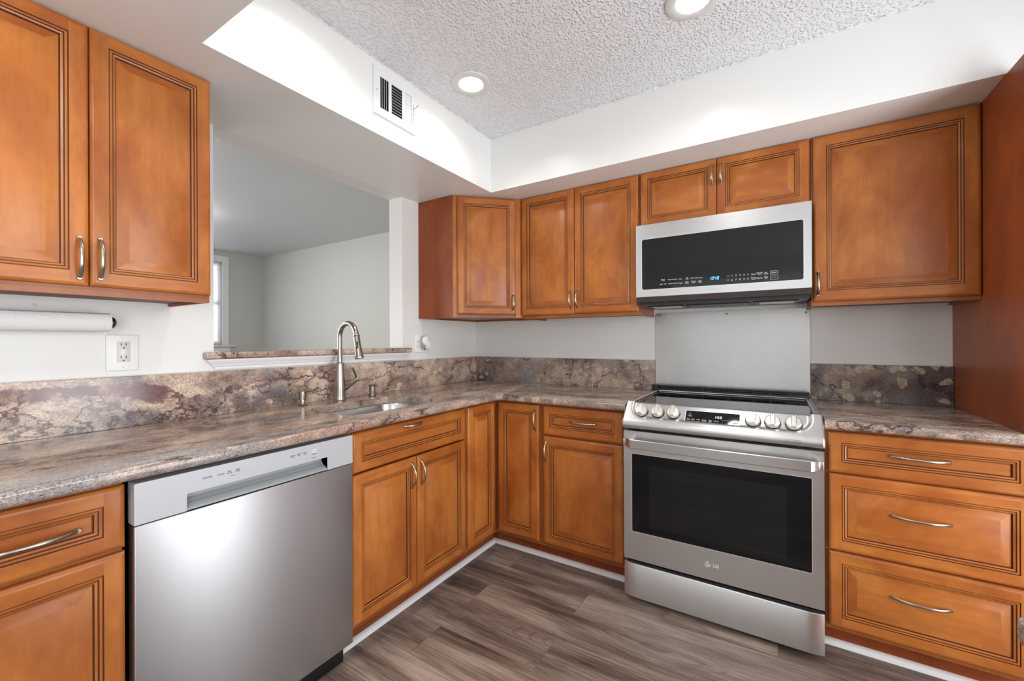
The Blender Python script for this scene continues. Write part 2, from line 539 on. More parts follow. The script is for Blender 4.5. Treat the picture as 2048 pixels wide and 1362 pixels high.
class MB:
    """collects shapes in world coordinates and links them as ONE mesh object"""

    def __init__(self):
        self.bm = bmesh.new()
        self.mi = 0

    def v(self, p):
        return self.bm.verts.new(p)

    def face(self, pts, mi=None):
        vs = [p if isinstance(p, bmesh.types.BMVert) else self.v(p) for p in pts]
        f = self.bm.faces.new(vs)
        f.material_index = self.mi if mi is None else mi
        return f

    def box(self, x0, x1, y0, y1, z0, z1, bev=0.0, seg=2, mi=None):
        x0, x1 = min(x0, x1), max(x0, x1)
        y0, y1 = min(y0, y1), max(y0, y1)
        z0, z1 = min(z0, z1), max(z0, z1)
        P = [self.v((x, y, z)) for z in (z0, z1) for y in (y0, y1) for x in (x0, x1)]
        idx = ((0, 2, 3, 1), (4, 5, 7, 6), (0, 1, 5, 4), (2, 6, 7, 3), (0, 4, 6, 2), (1, 3, 7, 5))
        fs = [self.face([P[i] for i in q], mi) for q in idx]
        if bev > 0:
            es = list({e for f in fs for e in f.edges})
            r = bmesh.ops.bevel(self.bm, geom=es, offset=bev, segments=seg, affect='EDGES', profile=0.5)
            for f in r['faces']:
                f.material_index = self.mi if mi is None else mi
        return self

    def prism(self, pts, d0, d1, axis, holes=(), mi=None, bev=0.0):
        """2D polygon (with holes) extruded along an axis"""
        def P(p, d):
            a, c = p
            return {'x': (d, a, c), 'y': (a, d, c), 'z': (a, c, d)}[axis]
        loops = [list(pts)] + [list(h) for h in holes]
        tri = tessellate_polygon([[Vector((a, c, 0)) for a, c in lp] for lp in loops])
        flat = [p for lp in loops for p in lp]
        A = [self.v(P(p, d0)) for p in flat]
        B = [self.v(P(p, d1)) for p in flat]
        for t in tri:
            try:
                self.face([A[i] for i in t], mi)
                self.face([B[i] for i in t], mi)
            except ValueError:
                pass
        k = 0
        for lp in loops:
            n = len(lp)
            for i in range(n):
                j = (i + 1) % n
                self.face([A[k + i], A[k + j], B[k + j], B[k + i]], mi)
            k += n
        return self

    def loft(self, rings, cap0=True, cap1=True, mi=None, mis=None, closed=True):
        R = [[self.v(p) for p in r] for r in rings]
        n = len(R[0])
        for k in range(len(R) - 1):
            m_ = mis[k] if mis else mi
            for i in range(n if closed else n - 1):
                j = (i + 1) % n
                self.face([R[k][i], R[k][j], R[k + 1][j], R[k + 1][i]], m_)
        if cap0:
            self.face(list(reversed(R[0])), mi if mis is None else mis[0])
        if cap1:
            self.face(R[-1], mi if mis is None else mis[-1])
        return R

    def lathe(self, prof, c, axis='z', seg=24, mi=None, cap0=True, cap1=True, mis=None, ax=None):
        c = Vector(c)
        if ax is None:
            ax = {'x': Vector((1, 0, 0)), 'y': Vector((0, 1, 0)), 'z': Vector((0, 0, 1))}[axis]
        else:
            ax = Vector(ax).normalized()
        u = ax.orthogonal().normalized()
        w = ax.cross(u)
        rings = [[c + ax * h + (u * math.cos(2 * PI * i / seg) + w * math.sin(2 * PI * i / seg)) * max(r, 1e-5)
                  for i in range(seg)] for r, h in prof]
        return self.loft(rings, cap0, cap1, mi, mis)

    def tube(self, path, rad, seg=12, flat=1.0, up=None, mi=None, caps=True):
        path = [Vector(p) for p in path]
        n = len(path)
        rs = rad if isinstance(rad, (list, tuple)) else [rad] * n
        rings = []
        ref = Vector(up) if up is not None else None
        prev = None
        for i, p in enumerate(path):
            t = (path[min(i + 1, n - 1)] - path[max(i - 1, 0)]).normalized()
            if ref is not None:
                a = (ref - t * ref.dot(t)).normalized()
            elif prev is None:
                a = t.orthogonal().normalized()
            else:
                a = (prev - t * prev.dot(t)).normalized()
            prev = a
            b = t.cross(a)
            rings.append([p + (a * math.cos(2 * PI * k / seg) + b * math.sin(2 * PI * k / seg) * flat) * rs[i]
                          for k in range(seg)])
        self.loft(rings, caps, caps, mi)
        return self

    def text(self, s, size, org, ud, vd, mi=None, depth=0.0004, align='CENTER', bold=False):
        cu = bpy.data.curves.new('t', 'FONT')
        cu.body = s
        cu.size = size
        cu.align_x = align
        cu.align_y = 'CENTER'
        cu.space_line = 0.85
        cu.extrude = depth
        cu.resolution_u = 3
        if bold:
            cu.offset = size * 0.018
        o = bpy.data.objects.new('t', cu)
        me = bpy.data.meshes.new_from_object(o)
        ud, vd, org = Vector(ud).normalized(), Vector(vd).normalized(), Vector(org)
        nd = ud.cross(vd)
        T = Matrix(((ud.x, vd.x, nd.x, org.x), (ud.y, vd.y, nd.y, org.y), (ud.z, vd.z, nd.z, org.z), (0, 0, 0, 1)))
        me.transform(T)
        k = len(self.bm.faces)
        self.bm.from_mesh(me)
        self.bm.faces.ensure_lookup_table()
        for f in self.bm.faces[k:]:
            f.material_index = self.mi if mi is None else mi
        bpy.data.objects.remove(o)
        bpy.data.curves.remove(cu)
        bpy.data.meshes.remove(me)
        return self

    def build(self, name, mats, parent=None, smooth=30, recalc=True):
        bm = self.bm
        if recalc:
            bmesh.ops.recalc_face_normals(bm, faces=bm.faces[:])
        off = root_loc(parent)
        uv = bm.loops.layers.uv.new('UVMap')
        for f in bm.faces:
            n = f.normal
            ax = max(range(3), key=lambda i: abs(n[i]))
            for lp in f.loops:
                c = lp.vert.co
                lp[uv].uv = (c.y, c.z) if ax == 0 else ((c.x, c.z) if ax == 1 else (c.x, c.y))
        for vv in bm.verts:
            vv.co -= off
        me = bpy.data.meshes.new(name)
        bm.to_mesh(me)
        bm.free()
        for m_ in (mats if isinstance(mats, (list, tuple)) else [mats]):
            me.materials.append(M[m_] if isinstance(m_, str) else m_)
        if smooth:
            me.shade_smooth()
            me.set_sharp_from_angle(angle=math.radians(smooth))
        o = bpy.data.objects.new(name, me)
        COL.objects.link(o)
        if parent is not None:
            o.parent = parent
        return o


def thing(name, label, cat, loc=(0, 0, 0), group=None):
    o = bpy.data.objects.new(name, None)
    o.empty_display_size = 0.1
    o.location = loc
    COL.objects.link(o)
    o['label'] = label
    o['category'] = cat
    if group:
        o['group'] = group
    return o


def tag(o, label, cat, group=None):
    o['label'] = label
    o['category'] = cat
    if group:
        o['group'] = group
    return o


def centre(o):
    """put a one-mesh thing's origin at its base"""
    me = o.data
    xs = [v.co for v in me.vertices]
    c = Vector(((min(v.x for v in xs) + max(v.x for v in xs)) / 2, (min(v.y for v in xs) + max(v.y for v in xs)) / 2,
                min(v.z for v in xs)))
    me.transform(Matrix.Translation(-c))
    o.location = c
    return o


def struct(o):
    o['kind'] = 'structure'
    return o


def rrect(u0, u1, v0, v1, r, seg=6):
    pts = []
    for cx, cy, a0 in ((u1 - r, v0 + r, -90), (u1 - r, v1 - r, 0), (u0 + r, v1 - r, 90), (u0 + r, v0 + r, 180)):
        for i in range(seg + 1):
            a = math.radians(a0 + 90 * i / seg)
            pts.append((cx + r * math.cos(a), cy + r * math.sin(a)))
    return pts


# ------------------------------------------------------------------ key dimensions (metres, floor z = 0)
ZS, ZC = 2.122, 2.447           # soffit underside, raised ceiling
SX, SY, SF = 0.5136, 0.5213, 2.0487
SB = -2.575                     # the soffit ring ends here, the dining ceiling begins
XR, YF = 3.45, -6.0             # right wall, wall behind the camera
WT = 0.1157                     # wall with the pass-through
OY0, OY1 = -1.807, -0.7595      # pass-through opening
LEDGE_B, LEDGE_T = 1.1455, 1.174
XD, YD = 0.6247, -0.6275        # base door faces
ZD0, ZD1, ZDS = 0.1257, 0.866, 0.7055
ZT, ZSLAB = 0.9133, 0.8775
XU, YU = 0.3325, -0.3325        # wall cabinet door faces
ZU0, ZU1, ZUB = 1.377, 2.117, 1.352

# ------------------------------------------------------------------ room shell
b = MB()
b.box(-4.6, XR + 0.15, YF - 0.15, 0.85, -0.1, 0.0)
struct(b.build('floor', 'floor', smooth=0))

b = MB()
b.box(SX - 0.02, 3.12, -SF - 0.02, -SY + 0.02, ZC, ZC + 0.08)
struct(b.build('ceiling', 'popcorn', smooth=0))
b = MB()
b.box(0, XR, YF, SB - 0.001, ZC, ZC + 0.08)
struct(b.build('ceiling_dining', 'ceil_smooth', smooth=0))
b = MB()
b.box(-4.45, -WT, YF, 0.65, ZC, ZC + 0.08)
struct(b.build('ceiling_living', 'ceil_smooth', smooth=0))

# dropped soffit with the raised well in it
b = MB()
b.prism([(0, SB), (XR, SB), (XR, 0), (0, 0)], ZS, ZC + 0.05, 'z',
        holes=[[(SX, -SF), (SX, -SY), (3.1, -SY), (3.1, -SF)]])
struct(b.build('wall_soffit', 'soffit', smooth=0))

# irregular caulk bead where the textured ceiling meets the soffit
b = MB()
rng = random.Random(3)


def bead(p0, p1, inward):
    p0, p1 = Vector(p0), Vector(p1)
    n = int((p1 - p0).length / 0.009)
    path, rad = [], []
    for i in range(n + 1):
        t = i / n
        r = 0.0022 + 0.0035 * rng.random() ** 2.2
        path.append(p0.lerp(p1, t) + Vector(inward) * (0.001 + 0.003 * rng.random()) + Vector((0, 0, -0.001 - 0.003 * rng.random())))
        rad.append(r)
    b.tube(path, rad, 6)


bead((SX, -SF, ZC), (SX, -SY, ZC), (1, 0, 0))
bead((SX, -SY, ZC), (3.1, -SY, ZC), (0, -1, 0))
struct(b.build('trim_4', 'popcorn', smooth=50))

# wall with the pass-through
b = MB()
b.prism([(YF, 0), (0.65, 0), (0.65, 2.55), (YF, 2.55)], -WT, 0.0, 'x',
        holes=[[(OY0, LEDGE_B - 0.001), (OY1, LEDGE_B - 0.001), (OY1, ZS), (OY0, ZS)]])
struct(b.build('wall_left', 'wall', smooth=0))
b = MB()
b.box(0.0, XR + 0.12, 0.0, 0.12, 0, 2.55)
struct(b.build('wall_back', 'wall', smooth=0))
b = MB()
b.prism([(YF, 0), (0.0, 0), (0.0, 2.55), (YF, 2.55)], XR, XR + 0.12, 'x', holes=[[(-5.5, 0.08), (-3.1, 0.08), (-3.1, 2.2), (-5.5, 2.2)], [(-2.32, 0.03), (-0.92, 0.03), (-0.92, 2.07), (-2.32, 2.07)]])
struct(b.build('wall_right', 'wall', smooth=0))
b = MB()
b.prism([(-0.0, 0), (XR, 0), (XR, 2.55), (0, 2.55)], YF - 0.12, YF, 'y', holes=[[(0.4, 0.4), (3.0, 0.4), (3.0, 2.3), (0.4, 2.3)]])
struct(b.build('wall_front', 'wall', smooth=0))


def window(name, rect, plane, axis, depth, sash=0.05, mull=True):
    """frame, sash bars and a pane filling a hole in a wall"""
    (a0, a1, c0, c1) = rect
    t = MB()
    d0, d1 = plane + depth * 0.35, plane + depth * 0.65

    def bx(p0, p1, q0, q1, e0=d0, e1=d1):
        if axis == 'y':
            t.box(p0, p1, e0, e1, q0, q1)
        else:
            t.box(e0, e1, p0, p1, q0, q1)
    bx(a0, a0 + sash, c0, c1)
    bx(a1 - sash, a1, c0, c1)
    bx(a0 + sash, a1 - sash, c0, c0 + sash)
    bx(a0 + sash, a1 - sash, c1 - sash, c1)
    if mull:
        bx(a0 + sash, a1 - sash, (c0 + c1) / 2 - 0.02, (c0 + c1) / 2 + 0.02)
    w_ = struct(t.build(name, 'trim', smooth=0))
    p = MB()
    e = (d0 + d1) / 2
    if axis == 'y':
        p.box(a0 + 0.01, a1 - 0.01, e - 0.002, e + 0.002, c0 + 0.01, c1 - 0.01)
    else:
        p.box(e - 0.002, e + 0.002, a0 + 0.01, a1 - 0.01, c0 + 0.01, c1 - 0.01)
    p.build('window_pane', 'pane', parent=w_, smooth=0)
    return w_


window('fill_window_2', (0.4, 3.0, 0.4, 2.3), YF, 'y', -0.12)  # unseen window, added to let in fill from behind the camera
window('fill_door_1', (-2.32, -0.92, 0.03, 2.07), XR, 'x', 0.12, sash=0.07, mull=False)  # unseen glazed door, added to light the ceiling and the sink wall
window('fill_window_3', (-5.5, -3.1, 0.08, 2.2), XR, 'x', 0.12)  # unseen patio window, added as a fill opening

# living room beyond the pass-through
LX = -4.37
b = MB()
b.prism([(YF, 0), (0.65, 0), (0.65, 2.55), (YF, 2.55)], LX - 0.12, LX, 'x',
        holes=[[(-1.12, 1.172), (0.115, 1.172), (0.115, 2.30), (-1.12, 2.30)], [(-4.7, 0.5), (-2.1, 0.5), (-2.1, 2.3), (-4.7, 2.3)]])
struct(b.build('wall_living_far', 'wall_gray', smooth=0))
b = MB()
b.box(LX - 0.12, 0.0, 0.65, 0.77, 0, 2.55)
struct(b.build('wall_living_side', 'wall_gray', smooth=0))
b = MB()
b.box(LX - 0.12, -WT, YF - 0.12, YF, 0, 2.55)
struct(b.build('wall_living_front', 'wall_gray', smooth=0))
window('fill_window_4', (-4.7, -2.1, 0.5, 2.3), LX, 'x', -0.12)  # unseen window, added to brighten this room
w1 = window('window_1', (-1.12, 0.115, 1.172, 2.30), LX, 'x', -0.12)
b = MB()
b.box(LX, LX + 0.018, 0.115, 0.190, 1.172, 2.375)
b.box(LX, LX + 0.018, -1.195, -1.12, 1.172, 2.375)
b.box(LX, LX + 0.018, -1.12, 0.115, 2.30, 2.375)
b.build('window_casing', 'trim', parent=w1, smooth=0)
b = MB()
b.box(LX - 0.01, LX + 0.055, -1.25, 0.262, 1.150, 1.172, 0.004)
b.box(LX, LX + 0.016, -1.21, 0.205, 1.075, 1.150)
b.build('window_sill', 'trim', parent=w1)
b = MB()
for k in range(46):
    z = 1.185 + k * 0.0245
    b.box(LX - 0.032, LX - 0.010, -1.10, 0.098, z, z + 0.0215)
tag(centre(b.build('window_blind', 'blind', smooth=0)), 'white slatted blind in the living room window beyond the pass-through', 'blind')

# quarter-round shoe moulding along the toe kicks
QR = 0.019


def quarter_round(axis, a0, a1, face, sgn, mitre0=0.0, mitre1=0.0):
    t = MB()
    prof = [(0, 0), (QR, 0)] + [(QR * math.cos(x), QR * 1.15 * math.sin(x)) for x in (PI / 8, PI / 4, 3 * PI / 8)] + [(0, QR * 1.15)]
    rings = []
    for a, mt in ((a0, mitre0), (a1, mitre1)):
        ring = []
        for d, z in prof:
            aa = a + mt * d
            ring.append((face + sgn * d, aa, z + 0.0005) if axis == 'y' else (aa, face + sgn * d, z + 0.0005))
        rings.append(ring)
    t.loft(rings)
    return t


TX, TY = 0.5358, -0.5264       # toe-kick faces
struct(quarter_round('y', -1.611, TY, TX, 1, 0, -1).build('trim_1', 'trim'))
struct(quarter_round('x', TX, 1.374, TY, -1, 1, 0).build('trim_2', 'trim'))
struct(quarter_round('x', 2.142, 2.698, TY, -1).build('trim_3', 'trim'))

# white moulding under the granite ledge
b = MB()
prof = [(0.0, 1.103), (0.010, 1.103), (0.011, 1.112), (0.016, 1.116), (0.020, 1.128), (0.030, 1.138), (0.032, 1.1445), (0.0, 1.1445)]
rings = []
for y, s in ((-1.8445, 1), (-0.716, -1)):
    rings.append([(0.0005 + d, y + s * (1.0 - (z - 1.103) / 0.0415) * 0.040, z) for d, z in prof])
b.loft(rings)
struct(b.build('trim_5', 'trim'))

# baseboards in the rooms that only show in reflections
for nm, bx in (('baseboard_right', (XR - 0.016, XR - 0.001, YF + 0.02, -0.02)), ('baseboard_front', (0.02, XR - 0.02, YF + 0.001, YF + 0.016))):
    b = MB()
    b.box(*bx, 0.001, 0.11, 0.003)
    struct(b.build(nm, 'trim'))


# ------------------------------------------------------------------ cabinets
def front(name, parent, O, ud, nd, W, H, raised=True, label=None, fr=0.040, t=0.0195):
    """a glazed five-piece door or drawer front; O is its lower left corner on the plane it is mounted on"""
    O, ud, nd = Vector(O), Vector(ud).normalized(), Vector(nd).normalized()
    up = Vector((0, 0, 1))
    mb = MB()

    def P(u, z, n):
        return O + ud * u + up * z + nd * n

    def ring(d, n):
        return [P(d, d, n), P(W - d, d, n), P(W - d, H - d, n), P(d, H - d, n)]
    V, HZ, G = 0, 1, 2
    f = fr
    seq = [(0.0, 0.0, V), (0.0, t - 0.0090, V), (0.0012, t - 0.0050, V), (0.0045, t - 0.0022, V), (0.0095, t - 0.0004, V), (0.012, t, V)]
    R = [[mb.v(p) for p in ring(d, n)] for d, n, _ in seq]
    mb.face(list(reversed(R[0])), V)
    for k in range(len(R) - 1):
        for i in range(4):
            j = (i + 1) % 4
            mb.face([R[k][i], R[k][j], R[k + 1][j], R[k + 1][i]], HZ if i in (0, 2) else V)
    a = 0.012
    # stiles run full height, rails between them
    o_ = R[-1]
    inn = [mb.v(p) for p in ring(f, t)]
    tl, bl = mb.v(P(f, H - a, t)), mb.v(P(f, a, t))
    tr, br = mb.v(P(W - f, H - a, t)), mb.v(P(W - f, a, t))
    mb.face([o_[0], bl, inn[0], inn[3], tl, o_[3]], V)
    mb.face([br, o_[1], o_[2], tr, inn[2], inn[1]], V)
    mb.face([bl, br, inn[1], inn[0]], HZ)
    mb.face([inn[3], inn[2], tr, tl], HZ)
    s2 = [(f + 0.0008, t - 0.0026, G), (f + 0.0024, t - 0.0026, G), (f + 0.0032, t - 0.0008, V), (f + 0.0078, t - 0.0016, V),
          (f + 0.0085, t - 0.0042, G), (f + 0.0102, t - 0.0042, G), (f + 0.0110, t - 0.0026, V), (f + 0.0155, t - 0.0045, V),
          (f + 0.0164, t - 0.0098, G), (f + 0.0184, t - 0.0098, G)]
    if raised:
        s2 += [(f + 0.0195, t - 0.0096, V), (f + 0.0440, t - 0.0008, V), (f + 0.0450, t - 0.0005, V)]
    else:
        s2 += [(f + 0.0200, t - 0.0088, V)]
    prev = inn
    lo = V if H >= W * 0.9 else HZ
    for d, n, g in s2:
        cur = [mb.v(p) for p in ring(d, n)]
        for i in range(4):
            j = (i + 1) % 4
            mm = g if g == G else (HZ if i in (0, 2) else V)
            mb.face([prev[i], prev[j], cur[j], cur[i]], mm)
        prev = cur
    mb.face(prev, lo)
    o = mb.build(name, ['wood_v', 'wood_h', 'glaze'], parent, smooth=25)
    return o


def pull(parent, c, ud, nd, length, name='handle', arch=0.027, r=0.0052):
    """bow pull: c is the midpoint on the door face"""
    c, ud, nd = Vector(c), Vector(ud).normalized(), Vector(nd).normalized()
    wd = ud.cross(nd)
    path, rad = [], []
    n = 22
    for i in range(n + 1):
        s = -1 + 2 * i / n
        h = arch * (1 - abs(s) ** 2.6)
        path.append(c + ud * (s * length / 2) + nd * (h - 0.001))
        rad.append(r * (1.0 + 0.30 * abs(s) ** 5) * (0.92 + 0.08 * (1 - s * s)))
    mb = MB()
    mb.tube(path, rad, 12, flat=0.72, up=wd)
    for s in (-1, 1):
        mb.lathe([(r * 1.15, -0.0005), (r * 1.3, 0.0012), (r * 1.0, 0.004)], c + ud * (s * length / 2) + nd * 0.0004, ax=nd, seg=14)
    return mb.build(name, 'pull', parent, smooth=40)


EX, EY, EZ = Vector((1, 0, 0)), Vector((0, 1, 0)), Vector((0, 0, 1))
FX = XD - 0.0205     # sink-wall face-frame plane
FY = YD + 0.0205     # range-wall face-frame plane


def base_body(parent, x0, x1, y0, y1, side, hollow=False):
    """carcass with face frame; side 'x' faces +x, 'y' faces -y"""
    mb = MB()
    if hollow:
        zt = ZSLAB - 0.001
        mb.prism([(y0, 0.105), (y1, 0.105), (y1, zt), (y0, zt)], FX - 0.020, FX, 'x', holes=[[(y0 + 0.03, 0.15), (y1 - 0.03, 0.15), (y1 - 0.03, zt - 0.025), (y0 + 0.03, zt - 0.025)]])
        mb.box(0.03, FX - 0.0201, y0, y0 + 0.016, 0.105, zt)
        mb.box(0.03, FX - 0.0201, y1 - 0.016, y1, 0.105, zt)
        mb.box(0.03, FX - 0.0201, y0 + 0.0161, y1 - 0.0161, 0.105, 0.121)
        mb.box(0.03, 0.038, y0 + 0.0161, y1 - 0.0161, 0.1211, zt)
    elif side == 'x':
        mb.box(0.03, FX, y0, y1, 0.105, ZSLAB - 0.001, mi=0)
    else:
        mb.box(x0, x1, FY, -0.03, 0.105, ZSLAB - 0.001, mi=0)
    o = mb.build('cabinet_body', ['wood_frame'], parent, smooth=0)
    k = MB()
    if side == 'x':
        k.box(0.05, TX - 0.001, y0, y1, 0.0, 0.1045)
    else:
        k.box(x0, x1, TY + 0.001, -0.05, 0.0, 0.1045)
    k.build('toe_kick', 'wood_side', parent, smooth=0)
    return o


# --- base cabinet at the left edge of the photo
t = thing('base_cabinet', 'wooden base cabinet left of the dishwasher with one drawer over a door', 'cabinet', (0.3, -2.52, 0))
base_body(t, 0, 0, -2.80, -2.2625, 'x')
d = front('drawer', t, (FX, -2.797, ZDS + 0.006), EY, EX, 0.537, ZD1 - ZDS - 0.006, raised=False)
pull(d, (XD - 0.008, -2.425, 0.783), EY, EX, 0.165)
d = front('door', t, (FX, -2.797, ZD0), EY, EX, 0.537, ZDS - 0.003 - ZD0)
pull(d, (XD - 0.001, -2.772, 0.62), EZ, EX, 0.105)

# --- sink base
t = thing('base_cabinet', 'wooden sink cabinet right of the dishwasher with a wide false drawer and two doors', 'cabinet', (0.3, -1.25, 0))
base_body(t, 0, 0, -1.6110, -0.905, 'x', hollow=True)
d = front('drawer', t, (FX, -1.6035, ZDS + 0.004), EY, EX, 0.687, ZD1 - ZDS - 0.004, raised=False)
pull(d, (XD - 0.0015, -1.292, 0.848), EY, EX, 0.105, arch=0.026)
d = front('door', t, (FX, -1.6035, ZD0), EY, EX, 0.3385, ZDS - 0.003 - ZD0)
pull(d, (XD - 0.001, -1.298, 0.624), EZ, EX, 0.106)
d = front('door', t, (FX, -1.2625, ZD0), EY, EX, 0.346, ZDS - 0.003 - ZD0)
pull(d, (XD - 0.001, -1.240, 0.624), EZ, EX, 0.106)

# --- corner base with the bifold pair
t = thing('base_cabinet', 'corner base cabinet with two narrow doors meeting at a right angle', 'cabinet', (0.3, -0.3, 0))
mb = MB()
mb.prism([(0.03, -0.9045), (FX, -0.9045), (FX, FY), (0.9055, FY), (0.9055, -0.03), (0.03, -0.03)], 0.105, ZSLAB - 0.001, 'z')
mb.build('cabinet_body', 'wood_frame', t, smooth=0)
mb = MB()
mb.prism([(0.05, -0.9045), (TX - 0.001, -0.9045), (TX - 0.001, TY + 0.001), (0.9055, TY + 0.001), (0.9055, -0.05), (0.05, -0.05)], 0.0, 0.1045, 'z')
mb.build('toe_kick', 'wood_side', t, smooth=0)
front('door', t, (FX, -0.8930, ZD0), EY, EX, 0.2435, ZD1 - ZD0)
d = front('door', t, (XD + 0.0015, FY, ZD0), EX, -EY, 0.2655, ZD1 - ZD0)
pull(d, (0.8740, YD + 0.001, 0.782), EZ, -EY, 0.105)

# --- base between corner and range
t = thing('base_cabinet', 'wooden base cabinet left of the range with a drawer over one door', 'cabinet', (1.14, -0.3, 0))
base_body(t, 0.9065, 1.3725, 0, 0, 'y')
d = front('drawer', t, (0.9205, FY, ZDS + 0.006), EX, -EY, 0.436, ZD1 - ZDS - 0.006, raised=False)
pull(d, (1.1430, YD + 0.008, 0.792), EX, -EY, 0.142)
d = front('door', t, (0.9205, FY, ZD0), EX, -EY, 0.436, ZDS - 0.003 - ZD0)
pull(d, (0.9385, YD + 0.001, 0.622), EZ, -EY, 0.105)

# --- drawer base right of the range
t = thing('base_cabinet', 'wooden base cabinet right of the range with three stacked drawers', 'cabinet', (2.4, -0.3, 0))
base_body(t, 2.1435, 2.6985, 0, 0, 'y')
for z0, z1, rs, hz in ((0.7110, 0.866, False, 0.7935), (0.4150, 0.7055, True, 0.581), (ZD0 - 0.003, 0.4085, True, 0.289)):
    d = front('drawer', t, (2.1535, FY, z0), EX, -EY, 0.5350, z1 - z0, raised=rs)
    pull(d, (2.4115, YD + (0.008 if not rs else 0.002), hz), EX, -EY, 0.152)


def wall_body(parent, x0, x1, y0, y1, z0, side):
    """wall cabinet carcass with a recessed underside"""
    mb = MB()
    top = ZS - 0.0015
    if side == 'x':
        f = XU - 0.0205
        mb.box(0.002, f, y0, y1, z0 + 0.016, top, mi=0)
        mb.box(f - 0.019, f, y0, y1, z0, z0 + 0.0159, mi=0)
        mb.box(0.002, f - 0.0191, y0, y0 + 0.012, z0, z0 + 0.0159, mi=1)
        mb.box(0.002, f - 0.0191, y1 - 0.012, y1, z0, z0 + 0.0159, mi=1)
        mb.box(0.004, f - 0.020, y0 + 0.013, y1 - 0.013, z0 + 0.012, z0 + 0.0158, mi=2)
    else:
        f = YU + 0.0205
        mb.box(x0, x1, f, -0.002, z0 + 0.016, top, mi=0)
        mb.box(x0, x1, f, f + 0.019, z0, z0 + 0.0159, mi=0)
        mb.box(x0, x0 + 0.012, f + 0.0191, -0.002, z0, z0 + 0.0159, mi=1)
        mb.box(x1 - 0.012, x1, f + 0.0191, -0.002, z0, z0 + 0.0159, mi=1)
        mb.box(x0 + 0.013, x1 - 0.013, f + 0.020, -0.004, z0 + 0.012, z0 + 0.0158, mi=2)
    return mb.build('cabinet_body', ['wood_frame', 'wood_side', 'under'], parent, smooth=0)


FUX, FUY = XU - 0.0205, YU + 0.0205
t = thing('wall_cabinet', 'two-door wooden wall cabinet above the paper towel roll', 'cabinet', (0.15, -2.255, ZUB))
wall_body(t, 0, 0, -2.5640, -1.9500, ZUB, 'x')
d = front('door', t, (FUX, -2.5610, ZU0), EY, EX, 0.3050, ZU1 - ZU0)
pull(d, (XU - 0.001, -2.2765, 1.4535), EZ, EX, 0.112)
d = front('door', t, (FUX, -2.2540, ZU0), EY, EX, 0.3025, ZU1 - ZU0)
pull(d, (XU - 0.001, -2.2335, 1.4570), EZ, EX, 0.112)

# diagonal corner wall cabinet
t = thing('wall_cabinet', 'diagonal corner wall cabinet with one door and a red-brown side', 'cabinet', (0.2, -0.2, 1.36))
A, Bp = Vector((0.288, -0.6164, 0)), Vector((0.6101, -0.3125, 0))
dv = (Bp - A).normalized()
nv = Vector((dv.y, -dv.x, 0))
mb = MB()
pz0 = 1.362
foot = [(0.002, -0.6164), (A.x, A.y), (Bp.x - 0.001, Bp.y), (Bp.x - 0.001, -0.002), (0.002, -0.002)]
mb.prism(foot, pz0 + 0.012, ZS - 0.0015, 'z', mi=0)
# recessed underside rim
inner = [(0.014, -0.6030), (A.x - 0.006, A.y + 0.0134), (Bp.x - 0.012, Bp.y + 0.014), (Bp.x - 0.012, -0.014), (0.014, -0.014)]
mb.prism(foot, pz0, pz0 + 0.0119, 'z', holes=[inner], mi=0)
mb.build('cabinet_body', ['wood_frame'], t, smooth=0)
mb = MB()
mb.box(0.0025, A.x, -0.6195, -0.6166, pz0, ZS - 0.002)
mb.build('side_panel', 'wood_side', t, smooth=0)
mb = MB()
for u0, u1 in ((0.0, 0.0245), (0.3985, 0.4425)):
    q = [A + dv * u0, A + dv * u1, A + dv * u1 + nv * 0.0035, A + dv * u0 + nv * 0.0035]
    if u1 > 0.4:
        q = [A + dv * u0, A + dv * 0.4400, A + dv * 0.4270 + nv * 0.0035, A + dv * u0 + nv * 0.0035]
    mb.prism([(p.x, p.y) for p in q], pz0, ZS - 0.002, 'z')
mb.build('face_frame', 'wood_v', t, smooth=0)
d = front('door', t, A + dv * 0.0285 + nv * 0.0005 + EZ * 1.380, dv, nv, 0.3680, 2.1105 - 1.380)
pull(d, A + dv * 0.3775 + nv * 0.0190 + EZ * 1.4570, EZ, nv, 0.105)

t = thing('wall_cabinet', 'two-door wooden wall cabinet between the diagonal corner cabinet and the microwave', 'cabinet', (0.98, -0.15, 1.355))
wall_body(t, 0.6110, 1.3575, 0, 0, 1.355, 'y')
d = front('door', t, (0.6140, FUY, 1.374), EX, -EY, 0.3610, ZU1 - 1.374)
pull(d, (0.9535, YU + 0.001, 1.4580), EZ, -EY, 0.100)
d = front('door', t, (0.9770, FUY, 1.374), EX, -EY, 0.3755, ZU1 - 1.374)
pull(d, (0.9960, YU + 0.001, 1.4580), EZ, -EY, 0.100)

t = thing('wall_cabinet', 'short two-door wooden wall cabinet directly above the microwave', 'cabinet', (1.74, -0.15, 1.825))
mb = MB()
mb.box(1.3590, 2.1205, FUY, -0.002, 1.828, ZS - 0.0015)
mb.build('cabinet_body', 'wood_frame', t, smooth=0)
d = front('door', t, (1.3665, FUY, 1.8300), EX, -EY, 0.3720, ZU1 - 1.830, fr=0.037)
pull(d, (1.7195, YU + 0.001, 2.035), EZ, -EY, 0.100)
d = front('door', t, (1.7405, FUY, 1.8300), EX, -EY, 0.3745, ZU1 - 1.830, fr=0.037)
pull(d, (1.7590, YU + 0.001, 2.035), EZ, -EY, 0.100)

t = thing('wall_cabinet', 'large single-door wooden wall cabinet right of the microwave', 'cabinet', (2.39, -0.15, 1.367))
wall_body(t, 2.1220, 2.6530, 0, 0, 1.367, 'y')
d = front('door', t, (2.1285, FUY, 1.384), EX, -EY, 0.5225, ZU1 - 1.384, fr=0.047)
pull(d, (2.1455, YU + 0.001, 1.464), EZ, -EY, 0.100)

